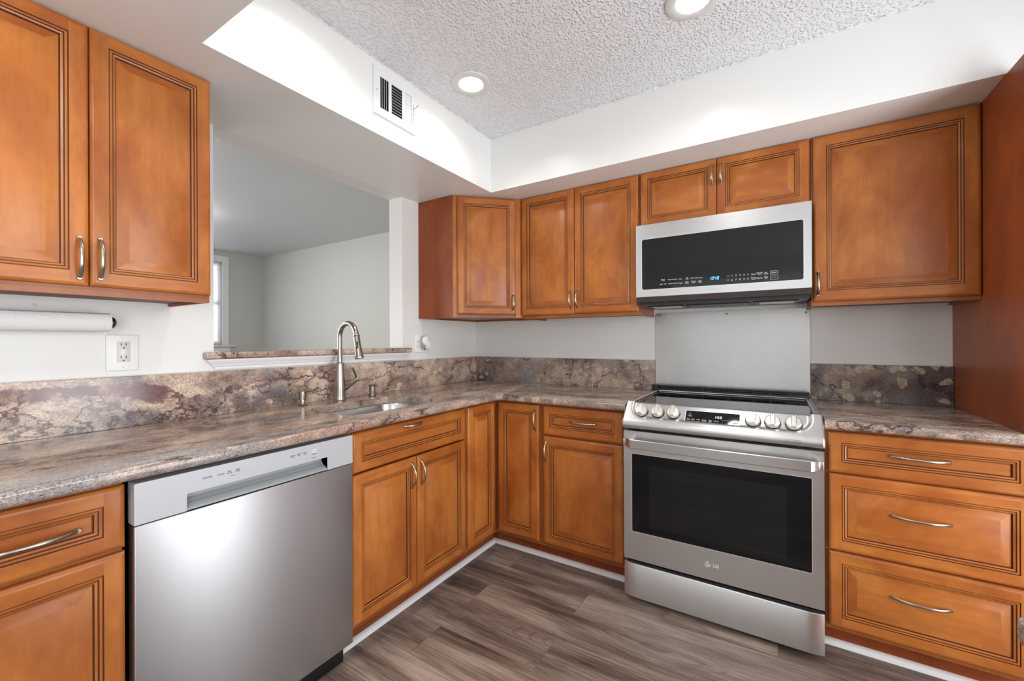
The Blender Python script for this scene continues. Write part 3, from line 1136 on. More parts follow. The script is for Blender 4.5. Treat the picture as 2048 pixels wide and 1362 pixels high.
mb = MB()
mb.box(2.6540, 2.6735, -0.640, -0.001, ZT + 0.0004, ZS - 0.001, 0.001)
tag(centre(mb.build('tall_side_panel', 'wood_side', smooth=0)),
    'tall plain red-brown wooden side panel rising from the counter at the right edge', 'panel')


# ------------------------------------------------------------------ granite
def offset_poly(pts, ds):
    n = len(pts)
    out = []
    lines = []
    for i in range(n):
        p, q = Vector(pts[i]), Vector(pts[(i + 1) % n])
        d_ = (q - p).normalized()
        nr = Vector((-d_.y, d_.x))
        lines.append((p + nr * ds[i], d_))
    for i in range(n):
        (p, d1), (q, d2) = lines[i - 1], lines[i]
        cr = d1.x * d2.y - d1.y * d2.x
        if abs(cr) < 1e-4:
            out.append(q)
        else:
            s = ((q - p).x * d2.y - (q - p).y * d2.x) / cr
            out.append(p + d1 * s)
    return out


def slab(name, pts, flags, z0, z1, mat, hole=None, r=0.012, parent=None):
    """stone slab; flagged edges get a rounded profile"""
    prof = [(r, z0)] + [(r - r * math.sin(a), z0 + r - r * math.cos(a)) for a in (PI / 8, PI / 4, 3 * PI / 8, PI / 2)]
    prof += [(r - r * math.cos(a), z1 - r + r * math.sin(a)) for a in (0, PI / 8, PI / 4, 3 * PI / 8, PI / 2)]
    mb = MB()
    rings = []
    for o_, z in prof:
        rings.append([(p.x, p.y, z) for p in offset_poly(pts, [o_ if f else 0.0 for f in flags])])
    R = mb.loft(rings, False, False)
    for ring, z in ((R[0], z0), (R[-1], z1)):
        outer = [v.co.copy() for v in ring]
        lp = [[Vector((p.x, p.y, 0)) for p in outer]]
        hv = []
        if hole:
            hv = [mb.v((a, c, z)) for a, c in hole]
            lp.append([Vector((a, c, 0)) for a, c in hole])
        allv = list(ring) + hv
        for tr in tessellate_polygon(lp):
            try:
                mb.face([allv[i] for i in tr])
            except ValueError:
                pass
        if hole:
            if z == z0:
                h0 = hv
            else:
                for i in range(len(hv)):
                    j = (i + 1) % len(hv)
                    mb.face([h0[i], h0[j], hv[j], hv[i]])
    return mb.build(name, mat, parent, smooth=35)


XCF, YCF = 0.6515, -0.6560     # counter nosing
fil = [(XCF + 0.035 - 0.035 * math.cos(a), YCF - 0.035 + 0.035 * math.sin(a)) for a in [i * PI / 16 for i in range(9)]]
sink_hole = list(reversed(rrect(0.178, 0.535, -1.552, -0.985, 0.135, 10)))
ptsA = [(0.002, -2.83), (XCF, -2.83)] + fil + [(0.5005, -0.002), (0.002, -0.002)]
flA = [False, True] + [True] * (len(fil) - 1) + [False, False, False]
o = slab('granite_countertop', ptsA, flA, ZSLAB, ZT, 'granite_top', hole=sink_hole)
tag(o, 'brown granite countertop with the undermount sink cut into it', 'countertop')
xj = XCF + 0.035
ptsB = [(xj + 0.0006, YCF), (1.3760, YCF), (1.3760, -0.002), (0.5011, -0.002)]
o = slab('granite_countertop', ptsB, [True, False, False, False], ZSLAB, ZT, 'granite_cross')
tag(o, 'short brown granite countertop piece between the corner and the left of the range', 'countertop')
ptsC = [(2.1405, -0.6560), (2.7000, -0.6560), (2.7000, -0.002), (2.1405, -0.002)]
o = slab('granite_countertop', ptsC, [True, False, False, False], ZSLAB, ZT, 'granite_cross')
tag(o, 'brown granite countertop over the three drawers right of the range', 'countertop')

TB, ZBS = 0.021, 1.0946
mb = MB()
mb.box(0.0015, TB, -2.83, -0.0015, ZT + 0.0003, ZBS, 0.0012)
tag(mb.build('granite_backsplash', 'granite_sink', smooth=0), 'long granite backsplash strip with a burgundy vein behind the sink', 'backsplash')
mb = MB()
mb.box(TB + 0.0005, 1.3640, -TB, -0.0015, ZT + 0.0003, ZBS, 0.0012)
tag(mb.build('granite_backsplash', 'granite_range', smooth=0), 'granite backsplash strip between the corner and the left side of the range', 'backsplash')
mb = MB()
mb.box(2.1365, 2.6530, -TB, -0.0015, ZT + 0.0003, ZBS, 0.0012)
tag(mb.build('granite_backsplash', 'granite_dark', smooth=0), 'short dark granite backsplash strip right of the range beside the tall panel', 'backsplash')

led = [(0.0365, -1.8460), (0.0365, -0.7130), (0.0006, -0.7130), (0.0006, OY1 - 0.001), (-WT - 0.02, OY1 - 0.001),
       (-WT - 0.02, OY0 + 0.001), (0.0006, OY0 + 0.001), (0.0006, -1.8460)]
o = slab('granite_ledge', led, [True, True, False, False, True, False, False, True], LEDGE_B, LEDGE_T, 'granite_sill', r=0.008)
tag(o, 'granite sill ledge of the pass-through opening in the sink wall', 'ledge')

# ------------------------------------------------------------------ sink, faucet and fittings
mb = MB()
hx0, hx1, hy0, hy1 = 0.178, 0.535, -1.552, -0.985
rings = []
sink_prof = ((-0.030, ZSLAB - 0.0006, 0.160), (-0.0025, ZSLAB - 0.0006, 0.1345), (-0.001, ZSLAB - 0.004, 0.1335), (0.004, ZSLAB - 0.10, 0.125),
                  (0.010, ZSLAB - 0.178, 0.115), (0.022, ZSLAB - 0.198, 0.10), (0.045, ZSLAB - 0.205, 0.085), (0.11, ZSLAB - 0.208, 0.05))
for ins, z, r in sink_prof:
    rings.append([(a, c, z) for a, c in rrect(hx0 + ins, hx1 - ins, hy0 + ins, hy1 - ins, r, 10)])
outer = [[(a, c, z - 0.0014) for a, c in rrect(hx0 + ins - 0.0012, hx1 - ins + 0.0012, hy0 + ins - 0.0012, hy1 - ins + 0.0012, r, 10)] for ins, z, r in sink_prof]
mb.loft(list(reversed(outer)) + rings, True, True)
t = thing('sink', 'undermount stainless steel kitchen sink set into the granite countertop', 'sink', (0.356, -1.268, ZSLAB - 0.21))
mb2 = mb
so = mb2.build('sink_bowl', 'sink', t, smooth=45, recalc=True)
mb = MB()
mb.lathe([(0.043, 0), (0.043, 0.003), (0.036, 0.004), (0.032, 0.0015), (0.004, 0.001)], (0.356, -1.268, ZSLAB - 0.2075), seg=24)
mb.build('drain', 'nickel', t)

t = thing('faucet', 'brushed nickel gooseneck pull-down faucet behind the sink', 'faucet', (0.080, -1.2668, ZT))
fx, fy = 0.080, -1.2668
mb = MB()
mb.lathe([(0.0285, 0.0004), (0.0295, 0.004), (0.0280, 0.010), (0.0272, 0.016), (0.0268, 0.020), (0.0262, 0.045), (0.0245, 0.09), (0.0222, 0.130),
          (0.0200, 0.160), (0.0186, 0.183), (0.0196, 0.184), (0.0200, 0.188), (0.0188, 0.192), (0.0140, 0.196)], (fx, fy, ZT), seg=32)
mb.build('faucet_body', 'nickel', t)
mb = MB()
R_ = 0.066
path = [(fx, fy, ZT + 0.190), (fx, fy, ZT + 0.25), (fx, fy, 1.2350)]
cz = 1.2380
for i in range(0, 19):
    a = PI - i * (PI * 0.97) / 18
    path.append((fx + R_ + R_ * math.cos(a), fy, cz + 0.070 * math.sin(a)))
mb.tube(path, 0.0122, 20, up=(0, 1, 0))
mb.build('spout', 'nickel', t)
mb = MB()
hp = Vector(path[-1])
hd = Vector((0.20, 0, -1)).normalized()
mb.lathe([(0.0125, -0.004), (0.0162, -0.003), (0.0168, 0.001), (0.0150, 0.004), (0.0155, 0.045), (0.0172, 0.075), (0.0205, 0.100), (0.0222, 0.112),
          (0.0212, 0.116), (0.0150, 0.117)], hp, ax=hd, seg=28)
sh = mb.build('spray_head', 'nickel', t)
mb = MB()
bx = hp + hd * 0.052 + Vector((0.0, -1, 0)) * 0.0 + Vector((0.6, -0.8, 0)).normalized() * 0.0145
ux = Vector((0.8, 0.6, 0))
for dz in (0.010, -0.008):
    c_ = bx + hd * (-dz)
    mb.lathe([(0.0052, -0.001), (0.0052, 0.0022), (0.0040, 0.0030)], c_, ax=Vector((0.6, -0.8, 0.12)), seg=14)
c_ = bx
mb.box(c_.x - 0.0045, c_.x + 0.0045, c_.y - 0.004, c_.y + 0.003, c_.z - 0.017, c_.z + 0.021, 0.002)
mb.build('spray_button', 'black', sh)
mb = MB()
path = [(fx, fy, ZT + 0.062), (fx, fy + 0.030, ZT + 0.066), (fx, fy + 0.060, ZT + 0.078), (fx, fy + 0.082, ZT + 0.090), (fx, fy + 0.099, ZT + 0.098)]
mb.tube(path, [0.0230, 0.0205, 0.0150, 0.0125, 0.0115], 18)
mb.lathe([(0.0110, -0.004), (0.0128, 0.0), (0.0128, 0.008), (0.0100, 0.012)], Vector(path[-1]), ax=Vector((0, 0.9, 0.4)), seg=18)
hb = mb.build('handle_hub', 'nickel', t)
mb = MB()
p0 = Vector(path[-1]) + Vector((0.0, 0.006, 0.004))
p1 = Vector((fx + 0.012, -1.199, 1.079))
mb.tube([p0.lerp(p1, s) for s in (0, 0.15, 0.4, 0.7, 0.93, 1.0)], [0.0075, 0.0058, 0.0050, 0.0058, 0.0072, 0.0050], 14)
mb.build('lever', 'nickel', hb)

t = thing('soap_dispenser', 'nickel soap dispenser with curved spout left of the faucet', 'soap dispenser', (0.076, -1.466, ZT))
mb = MB()
mb.lathe([(0.0190, 0.0004), (0.0200, 0.003), (0.0150, 0.006), (0.0115, 0.012), (0.0110, 0.026)], (0.076, -1.466, ZT), seg=22)
mb.build('dispenser_base', 'nickel', t)
mb = MB()
mb.lathe([(0.0120, 0.026), (0.0165, 0.027), (0.0172, 0.055), (0.0172, 0.064), (0.0150, 0.067)], (0.076, -1.466, ZT), seg=22)
pathd = [(0.076, -1.466, ZT + 0.058), (0.100, -1.458, ZT + 0.069), (0.122, -1.449, ZT + 0.071), (0.142, -1.440, ZT + 0.064), (0.156, -1.434, ZT + 0.053)]
mb.tube(pathd, [0.0085, 0.0070, 0.0058, 0.0052, 0.0048], 12)
mb.build('pump_head', 'nickel', t)

t = thing('air_gap', 'small nickel capped fitting right of the faucet on the countertop', 'air gap', (0.098, -1.077, ZT))
mb = MB()
mb.lathe([(0.0195, 0.0004), (0.0205, 0.003), (0.0200, 0.012), (0.0160, 0.016)], (0.098, -1.077, ZT), seg=22)
mb.build('flange', 'nickel', t)
mb = MB()
mb.lathe([(0.0155, 0.016), (0.0158, 0.054), (0.0185, 0.057), (0.0190, 0.062), (0.0150, 0.066)], (0.098, -1.077, ZT), seg=22)
mb.tube([(0.098, -1.077, ZT + 0.060), (0.110, -1.062, ZT + 0.061), (0.117, -1.052, ZT + 0.055)], [0.009, 0.007, 0.005], 10)
mb.build('cap', 'nickel', t)

# ------------------------------------------------------------------ dishwasher
DX = 0.640
DY0, DY1 = -2.2487, -1.6165
t = thing('dishwasher', 'stainless steel dishwasher with a pocket handle under the granite countertop', 'dishwasher', (0.3, -1.93, 0))
mb = MB()
mb.box(0.04, 0.596, DY0 + 0.012, DY1 - 0.004, 0.095, 0.868)
mb.build('tub', 'black', t, smooth=0)
mb = MB()
mb.box(0.06, 0.585, DY0 + 0.012, DY1 - 0.004, 0.0, 0.094)
mb.build('toe_kick', 'black', t, smooth=0)
mb = MB()
mb.box(0.597, DX, DY0, DY1, 0.090, 0.7600, 0.0035, 3)
mb.build('door_panel', 'steel_dw', t)
# control panel with the pocket handle
PY0, PY1, PZ0, PZ1 = -2.1388, -1.7205, 0.7645, 0.8085
mb = MB()
c2 = 0.003
notch = [(DY0, 0.7625), (PY0, 0.7625), (PY0, PZ1), (PY1, PZ1), (PY1, 0.7625), (DY1, 0.7625), (DY1, 0.8660 - c2), (DY1 - c2, 0.8660), (DY0 + c2, 0.8660), (DY0, 0.8660 - c2)]
mb.prism(notch, 0.597, DX, 'x')
dwp = mb.build('control_panel', 'silver_panel', t)
mb = MB()
prof = [(DX - 0.001, 0.7635), (DX - 0.004, 0.7690), (DX - 0.012, 0.7735), (DX - 0.024, 0.7790), (DX - 0.034, 0.7900), (DX - 0.037, 0.8085)]
for k in range(len(prof) - 1):
    (xa, za), (xb, zb) = prof[k], prof[k + 1]
    mb.face([(xa, PY0, za), (xa, PY1, za), (xb, PY1, zb), (xb, PY0, zb)])
for yy in (PY0, PY1):
    mb.face([(x, yy, z) for x, z in prof] + [(DX - 0.001, yy, 0.8085)])
mb.face([(DX - 0.003, PY0, 0.8083), (DX - 0.003, PY1, 0.8083), (DX - 0.037, PY1, 0.8083), (DX - 0.037, PY0, 0.8083)])
mb.build('pocket_handle', 'gray_plastic', t, recalc=True)
x_ = DX + 0.0004


def label(parent, txt, sz, org, ud, vd, mat='print_gray', depth=0.0003):
    m_ = MB()
    m_.text(txt, sz, org, ud, vd, 0, depth)
    return m_.build('button_label', mat, parent, smooth=0)


for s_, y, z, sz in (('POWER', -2.0907, 0.8390, 0.0068), ('Cycles', -2.0571, 0.8395, 0.0068), ('Max\nPower', -2.0344, 0.8395, 0.0058), ('High\nTemp', -2.0130, 0.8400, 0.0058),
                     ('hold 3 sec', -2.0240, 0.8275, 0.0036), ('Hi-Temp\nDry', -1.8467, 0.8400, 0.0052), ('Heated\nDry', -1.8254, 0.8412, 0.0054),
                     ('Delay\nStart', -1.8044, 0.8413, 0.0054), ('Cancel', -1.7709, 0.8322, 0.0054), ('hold 3 sec', -1.7722, 0.8190, 0.0040)):
    label(dwp, s_, sz, (x_, y, z), EY, EZ)
mb = MB()
mb.box(x_ - 0.0006, x_, -1.7800, -1.7618, 0.8365, 0.8460)
mb.build('start_button', 'print_white', dwp, smooth=0)
label(dwp, 'START', 0.0058, (x_ + 0.0002, -1.7709, 0.8412), EY, EZ)

# ------------------------------------------------------------------ range
RX0, RX1, RY = 1.3792, 2.1363, -0.688
t = thing('range', 'stainless steel slide-in electric range with a black glass oven door', 'range', (1.758, -0.36, 0))
mb = MB()
mb.box(RX0 + 0.004, RX1 - 0.004, -0.638, -0.032, 0.030, 0.905)
for x in (RX0 + 0.05, RX1 - 0.05):
    for y in (-0.60, -0.08):
        mb.lathe([(0.016, 0.0), (0.016, 0.031)], (x, y, 0.0), seg=12)
mb.build('range_body', 'black', t, smooth=0)
# storage drawer, front gently bowed towards the ends
mb = MB()
nx = 40
rings = []
for i in range(nx + 1):
    s = -1 + 2 * i / nx
    x = RX0 + (RX1 - RX0) * i / nx
    e = max(0.0, (abs(s) - 0.86) / 0.14)
    yy = RY - 0.002 + 0.010 * e * e
    rings.append([(x, -0.645, 0.030), (x, yy, 0.030), (x, yy, 0.179), (x, yy + 0.003, 0.184), (x, yy + 0.016, 0.186), (x, -0.645, 0.176)])
mb.loft(rings)
mb.build('storage_drawer', 'steel', t, smooth=35)
# oven door
mb = MB()
GX0, GX1, GZ0, GZ1 = 1.4178, 2.0980, 0.3334, 0.6920
rings = []
prof = lambda x: None
mb.prism([(RX0, 0.203), (RX1, 0.203), (RX1, 0.797), (RX0, 0.797)], -0.645, RY, 'y', holes=[rrect(GX0, GX1, GZ0, GZ1, 0.004, 3)])
od = mb.build('oven_door', 'steel', t, smooth=0)
mb = MB()
mb.prism(rrect(GX0, GX1, GZ0, GZ1, 0.004, 3), -0.655, RY + 0.0015, 'y')
gl = mb.build('oven_window', 'glass_black', od, smooth=0)
mb = MB()
mb.prism(rrect(GX0 - 0.0016, GX1 + 0.0016, GZ0 - 0.0016, GZ1 + 0.0016, 0.005, 3), RY - 0.0006, RY + 0.0012, 'y',
         holes=[rrect(GX0, GX1, GZ0, GZ1, 0.004, 3)])
mb.build('window_trim', 'silver_line', od, smooth=0)
mb = MB()
mb.prism(rrect(1.495, 2.020, 0.3640, 0.6420, 0.006, 3), RY + 0.0016, RY + 0.0011, 'y')
mb.build('inner_glass', 'glass_inner', od, smooth=0)
# wide strap handle
mb = MB()
HX0, HX1 = 1.3880, 2.1300
rings = []
n = 60
for i in range(n + 1):
    s = -1 + 2 * i / n
    x = HX0 + (HX1 - HX0) * i / n
    e = max(0.0, (abs(s) - 0.90) / 0.10)
    yo = -0.747 - 0.006 * (1 - s * s) + 0.045 * e ** 1.6
    hh = 0.0205 - 0.003 * e
    zc = 0.7495
    rings.append([(x, yo + 0.010, zc + hh), (x, yo + 0.0025, zc + hh), (x, yo, zc + hh - 0.0025), (x, yo + 0.0015, zc - hh + 0.0025),
                  (x, yo + 0.004, zc - hh), (x, yo + 0.012, zc - hh), (x, yo + 0.019, zc - hh + 0.006), (x, yo + 0.019, zc + hh - 0.006)])
mb.loft(rings)
for x in (HX0 + 0.006, HX1 - 0.006):
    mb.box(x - 0.010, x + 0.010, -0.715, RY - 0.0004, 0.733, 0.766, 0.003)
mb.build('door_handle', 'steel', od, smooth=25)
# brand emblem
mb = MB()
cx, cz_ = 1.7375, 0.2672
def arc(r, a0, a1, n=20):
    return [(cx + r * math.cos(math.radians(a0 + (a1 - a0) * i / n)), RY - 0.0012, cz_ + r * math.sin(math.radians(a0 + (a1 - a0) * i / n))) for i in range(n + 1)]
mb.tube(arc(0.0105, 80, 355, 30), 0.0011, 6)
mb.tube([(cx - 0.0005, RY - 0.0012, cz_ + 0.0055), (cx - 0.0005, RY - 0.0012, cz_ - 0.0055), (cx + 0.0030, RY - 0.0012, cz_ - 0.0055)], 0.0010, 6)
mb.tube([(cx + 0.0035, RY - 0.0012, cz_), (cx + 0.0105, RY - 0.0012, cz_)], 0.0010, 6)
mb.lathe([(0.0014, 0), (0.0014, 0.001)], (cx - 0.0050, RY - 0.0008, cz_ + 0.0048), ax=(0, -1, 0), seg=10)
mb.text('LG', 0.0190, (cx + 0.0310, RY - 0.0006, cz_ - 0.0006), EX, EZ, depth=0.0006, bold=True)
mb.build('brand_emblem', 'silver_line', od, smooth=0)

# control fascia with a dished control area and raised horns
S0, S1 = Vector((0, -0.6280, 0.9215)), Vector((0, -0.7030, 0.8465))
sd = (S1 - S0).normalized()
sn = Vector((0, -sd.z, sd.y)) * -1
if sn.z < 0:
    sn = -sn
slen = (S1 - S0).length
FX0, FX1 = RX0 - 0.0025, RX1 + 0.0025


def fascia_h(x, tt):
    hx0, hx1 = FX0 + 0.040, FX1 - 0.040
    r = 0.060
    xc, hw = (hx0 + hx1) / 2, (hx1 - hx0) / 2
    dx = abs(x - xc) - (hw - r)
    dt = (tt - (0.086 - r))
    d_ = math.hypot(max(dx, 0), max(dt, 0)) + min(max(dx, dt), 0) - r
    k = min(1, max(0, (d_ + 0.010) / 0.016))
    k = k * k * (3 - 2 * k)
    return 0.0075 * k


xs = [FX0 + 0.0 + (FX1 - FX0) * i / 150 for i in range(151)]
mb = MB()
grid = []
for x in xs:
    row = [(x, -0.600, 0.9190), (x, -0.618, 0.9222)]
    for i in range(15):
        tt = slen * i / 14
        e = min(x - FX0, FX1 - x)
        edge = 0.007 * max(0.0, 1 - e / 0.007) ** 2
        p = S0 + sd * tt + sn * (fascia_h(x, tt) - edge)
        row.append((x, p.y, p.z))
    hh = fascia_h(x, slen)
    e = min(x - FX0, FX1 - x)
    edge = 0.007 * max(0.0, 1 - e / 0.007) ** 2
    for (y, z) in ((-0.7065, 0.8425), (-0.7095, 0.8360), (-0.7100, 0.8280), (-0.7085, 0.8180), (-0.7040, 0.8130), (-0.6950, 0.8115), (-0.600, 0.8115)):
        k = 1.0 if y < -0.69 else 0.0
        row.append((x, y - k * (hh * 0.7 - edge), z + (k * hh * 0.3 if z > 0.83 else 0)))
    grid.append(row)
mb.loft(grid)
fa = mb.build('control_panel', 'steel', t, smooth=50)
KN = [(1.4582, -0.6619, 0.8881), (1.5297, -0.6605, 0.8895), (1.5965, -0.6593, 0.8907), (1.9048, -0.6620, 0.8880), (1.9724, -0.6630, 0.8870), (2.0420, -0.6625, 0.8875)]
for kx, ky, kz in KN:
    c = S0 + sd * ((Vector((0, ky, kz)) - S0).dot(sd) + 0.004)
    c = Vector((kx, c.y, c.z))
    mb = MB()
    mb.lathe([(0.0285, 0.0004), (0.0290, 0.003), (0.0275, 0.0055)], c, ax=sn, seg=32, mi=1)  # base disc coloured black as the shadow ring around the knob
    mb.lathe([(0.0270, 0.0052), (0.0272, 0.014), (0.0262, 0.0185), (0.0235, 0.0205), (0.012, 0.0210)], c, ax=sn, seg=32, mi=0)
    k = mb.build('control_knob', ['knob_face', 'black'], t)
    mb = MB()
    rings = []
    for tt, hgt, w in ((-0.0290, 0.020, 0.0075), (-0.0275, 0.031, 0.0080), (-0.0240, 0.0335, 0.0082), (0.0, 0.0345, 0.0084), (0.0225, 0.0340, 0.0086), (0.0265, 0.0315, 0.0086), (0.0275, 0.0200, 0.0086)):
        p = c + sd * tt
        rings.append([p + EX * -w + sn * 0.0195, p + EX * w + sn * 0.0195, p + EX * w + sn * (hgt - 0.0015), p + EX * (w - 0.0015) + sn * hgt,
                      p + EX * -(w - 0.0015) + sn * hgt, p + EX * -w + sn * (hgt - 0.0015)])
    mb.loft(rings, mi=0)
    q = c + sd * -0.0215 + sn * 0.0336
    mb.lathe([(0.0020, 0.0), (0.0020, 0.0006)], q, ax=sn, seg=10, mi=1)
    mb.build('grip', ['knob_face', 'black'], k, smooth=25)
# display
mb = MB()
DXA, DXB, T0, T1 = 1.6490, 1.8570, 0.0245, 0.0945


def on_s(x, tt, h=0.0):
    p = S0 + sd * tt + sn * h
    return Vector((x, p.y, p.z))


def s_prism(mbx, pts, h0, h1, mi=0, holes=()):
    loops = [pts] + list(holes)
    flat = [p for lp in loops for p in lp]
    Av = [mbx.v(on_s(a, c, h0)) for a, c in flat]
    Bv = [mbx.v(on_s(a, c, h1)) for a, c in flat]
    for tr in tessellate_polygon([[Vector((a, c, 0)) for a, c in lp] for lp in loops]):
        mbx.face([Av[i] for i in tr], mi)
        mbx.face([Bv[i] for i in tr], mi)
    k_ = 0
    for lp in loops:
        for i in range(len(lp)):
            j = (i + 1) % len(lp)
            mbx.face([Av[k_ + i], Av[k_ + j], Bv[k_ + j], Bv[k_ + i]], mi)
        k_ += len(lp)


s_prism(mb, rrect(DXA, DXB, T0, T1, 0.004, 3), 0.0002, 0.0015)
s_prism(mb, rrect(DXA - 0.0025, DXB + 0.0025, T0 - 0.0025, T1 + 0.0025, 0.006, 3), 0.0002, 0.0020, 1, [rrect(DXA, DXB, T0, T1, 0.004, 3)])
dp = mb.build('display', ['glass_black', 'silver_line'], t, smooth=0)
xx = lambda f: DXA + (DXB - DXA) * f
tt_ = lambda f: T0 + (T1 - T0) * f
up_s = -sd
for s, fx_, fy_, sz in (('Cook\nTime', 0.060, 0.66, 0.0060), ('Start\nTime', 0.150, 0.66, 0.0060), ('Clock', 0.250, 0.63, 0.0060), ('Control\nLock', 0.250, 0.80, 0.0040), ('Timer\nOn/Off', 0.360, 0.66, 0.0062),
                        ('Oven\nLight', 0.475, 0.66, 0.0060), ('Settings', 0.585, 0.64, 0.0060), ('-', 0.700, 0.66, 0.012), ('+', 0.812, 0.66, 0.010)):
    label(dp, s, sz, on_s(xx(fx_), tt_(fy_), 0.0016), EX, up_s, 'print_white')
mb = MB()
mb.tube([on_s(xx(0.68), tt_(0.52), 0.0017), on_s(xx(0.82), tt_(0.52), 0.0017)], 0.0004, 5)
mb.build('divider_line', 'print_white', dp, smooth=0)
mb = MB()
s_prism(mb, rrect(xx(0.885), xx(0.982), tt_(0.56), tt_(0.76), 0.001, 2), 0.0015, 0.0019, 0)
mb.build('clear_button', 'print_white', dp, smooth=0)
label(dp, 'CLEAR OFF', 0.0040, on_s(xx(0.934), tt_(0.66), 0.0020), EX, up_s, 'black')
mb = MB()
ring_pts = [on_s(xx(0.085) + 0.0055 * math.cos(a), tt_(0.26) + 0.0055 * math.sin(a), 0.0017) for a in [i * PI / 8 for i in range(14)]]
mb.tube(ring_pts, 0.0005, 5)
mb.build('clean_icon', 'print_white', dp, smooth=0)
label(dp, 'EasyClean', 0.0045, on_s(xx(0.085), tt_(0.40), 0.0016), EX, up_s, 'print_white')

SEG = {'0': 'abcdef', '1': 'bc', '4': 'fgbc', '5': 'afgcd', '8': 'abcdefg'}


def seven(mbx, s, org, ud, vd, h, w=None, th=0.14, slant=0.10):
    w = w or h * 0.52
    gap = h * 0.24
    org, ud, vd = Vector(org), Vector(ud), Vector(vd)
    nd = ud.cross(vd)
    x = -((len([c for c in s if c != ':']) * (w + gap) - gap) + s.count(':') * gap) / 2
    tk = h * th

    def q(xa, xb, ya, yb):
        pts = [(xa, ya), (xb, ya), (xb, yb), (xa, yb)]
        lo = [org + ud * (a + slant * c) + vd * c for a, c in pts]
        mbx.loft([lo, [p + nd * 0.0004 for p in lo]])
    for ch in s:
        if ch == ':':
            q(x, x + tk, h * 0.16, h * 0.16 + tk)
            q(x, x + tk, -h * 0.16 - tk, -h * 0.16)
            x += gap
            continue
        for k in SEG[ch]:
            if k == 'a': q(x + tk * .2, x + w - tk * .2, h / 2 - tk, h / 2)
            if k == 'd': q(x + tk * .2, x + w - tk * .2, -h / 2, -h / 2 + tk)
            if k == 'g': q(x + tk * .2, x + w - tk * .2, -tk / 2, tk / 2)
            if k == 'b': q(x + w - tk, x + w, tk * .2, h / 2 - tk * .2)
            if k == 'c': q(x + w - tk, x + w, -h / 2 + tk * .2, -tk * .2)
            if k == 'f': q(x, x + tk, tk * .2, h / 2 - tk * .2)
            if k == 'e': q(x, x + tk, -h / 2 + tk * .2, -tk * .2)
        x += w + gap


mb = MB()
seven(mb, '1:58', on_s(xx(0.61), tt_(0.36), 0.0016), EX, up_s, 0.0125)
mb.build('clock_digits', 'led_white', dp, smooth=0)
for (x, z), strokes in (((2.0181, 0.8290), [[(-0.0040, -0.0030), (0.0040, 0.0040)], [(-0.0020, 0.0035), (0.0030, -0.0035)]]),
                        ((2.0372, 0.8293), [[(-0.0040, 0.0030), (0.0, -0.0020), (0.0042, 0.0030)]]),
                        ((2.0546, 0.8300), [[(-0.0045, -0.0035), (-0.0045, 0.0005), (0.0, 0.0045), (0.0045, 0.0005), (0.0045, -0.0035), (-0.0045, -0.0035)]])):
    mb = MB()
    y = -0.7115
    mb.prism([(x - 0.0075, z - 0.0070), (x + 0.0075, z - 0.0070), (x + 0.0075, z + 0.0070), (x - 0.0075, z + 0.0070)], y - 0.0030, y - 0.0045, 'y',
             holes=[[(x - 0.0068, z - 0.0063), (x + 0.0068, z - 0.0063), (x + 0.0068, z + 0.0063), (x - 0.0068, z + 0.0063)]])
    for st in strokes:
        mb.tube([(x + p, y - 0.0040, z + q) for p, q in st], 0.0006, 5)
    mb.build('panel_icon', 'print_gray', fa, smooth=0)

# cooktop
mb = MB()
mb.box(RX0 + 0.022, RX1 - 0.022, -0.6285, -0.088, 0.906, 0.9180)
ct = mb.build('glass_cooktop', 'glass_black', t, smooth=0)
mb = MB()
for xa, xb in ((RX0 - 0.001, RX0 + 0.0215), (RX1 - 0.0215, RX1 + 0.001)):
    mb.box(xa, xb, -0.6200, -0.030, 0.9145, 0.9200, 0.0015)
mb.box(RX0 + 0.0216, RX1 - 0.0216, -0.0878, -0.030, 0.906, 0.9170)
rim = [(RX0 + 0.022, -0.6260, 0.9215), (RX0 + 0.022, -0.100, 0.9215), (RX0 + 0.026, -0.092, 0.9215), (RX0 + 0.034, -0.088, 0.9215),
       (RX1 - 0.034, -0.088, 0.9215), (RX1 - 0.026, -0.092, 0.9215), (RX1 - 0.022, -0.100, 0.9215), (RX1 - 0.022, -0.6260, 0.9215)]
mb.tube(rim, 0.0042, 12, up=(0, 0, 1))
mb.build('cooktop_rim', 'steel', t, smooth=40)
mb = MB()
VX0, VX1 = 1.3605, 2.1270
mb.box(VX0, VX1, -0.083, -0.029, 0.9205, 0.9335, 0.002)
mb.box(VX0, VX1, -0.078, -0.029, 0.9455, 0.9520, 0.002)
mb.box(VX0 + 0.004, VX1 - 0.004, -0.055, -0.029, 0.9336, 0.9454)
xs_ = [VX0, 1.405, 1.467, 1.524, 1.532, 1.640, 1.648, 1.752, 1.760, 1.858, 1.870, 1.958, 1.966, 2.010, 2.018, 2.075, 2.083, VX1]
for a, c_ in ((VX0, 1.398), (1.452, 1.459), (1.512, 1.520), (1.632, 1.645), (1.762, 1.772), (1.880, 1.892), (1.956, 1.966), (2.024, VX1)):
    mb.box(a, c_, -0.0785, -0.0551, 0.9336, 0.9454)
mb.build('rear_vent_trim', 'black', t)

# steel splash plate on the wall
mb = MB()
mb.prism(rrect(1.3670, 2.1335, 0.9300, 1.3790, 0.012, 4), -0.0008, -0.0045, 'y')
t = thing('splash_plate', 'brushed stainless steel splash plate screwed to the wall behind the range', 'backsplash panel', (1.75, -0.003, 0.93))
mb.build('plate', 'steel_plate', t, smooth=0)
for x, z in ((1.3910, 1.3640), (1.7543, 1.3615), (2.1187, 1.3560)):
    mb = MB()
    mb.lathe([(0.0050, 0.0), (0.0046, 0.0016), (0.0020, 0.0022)], (x, -0.0046, z), ax=(0, -1, 0), seg=12)
    mb.build('screw', 'bronze', t)

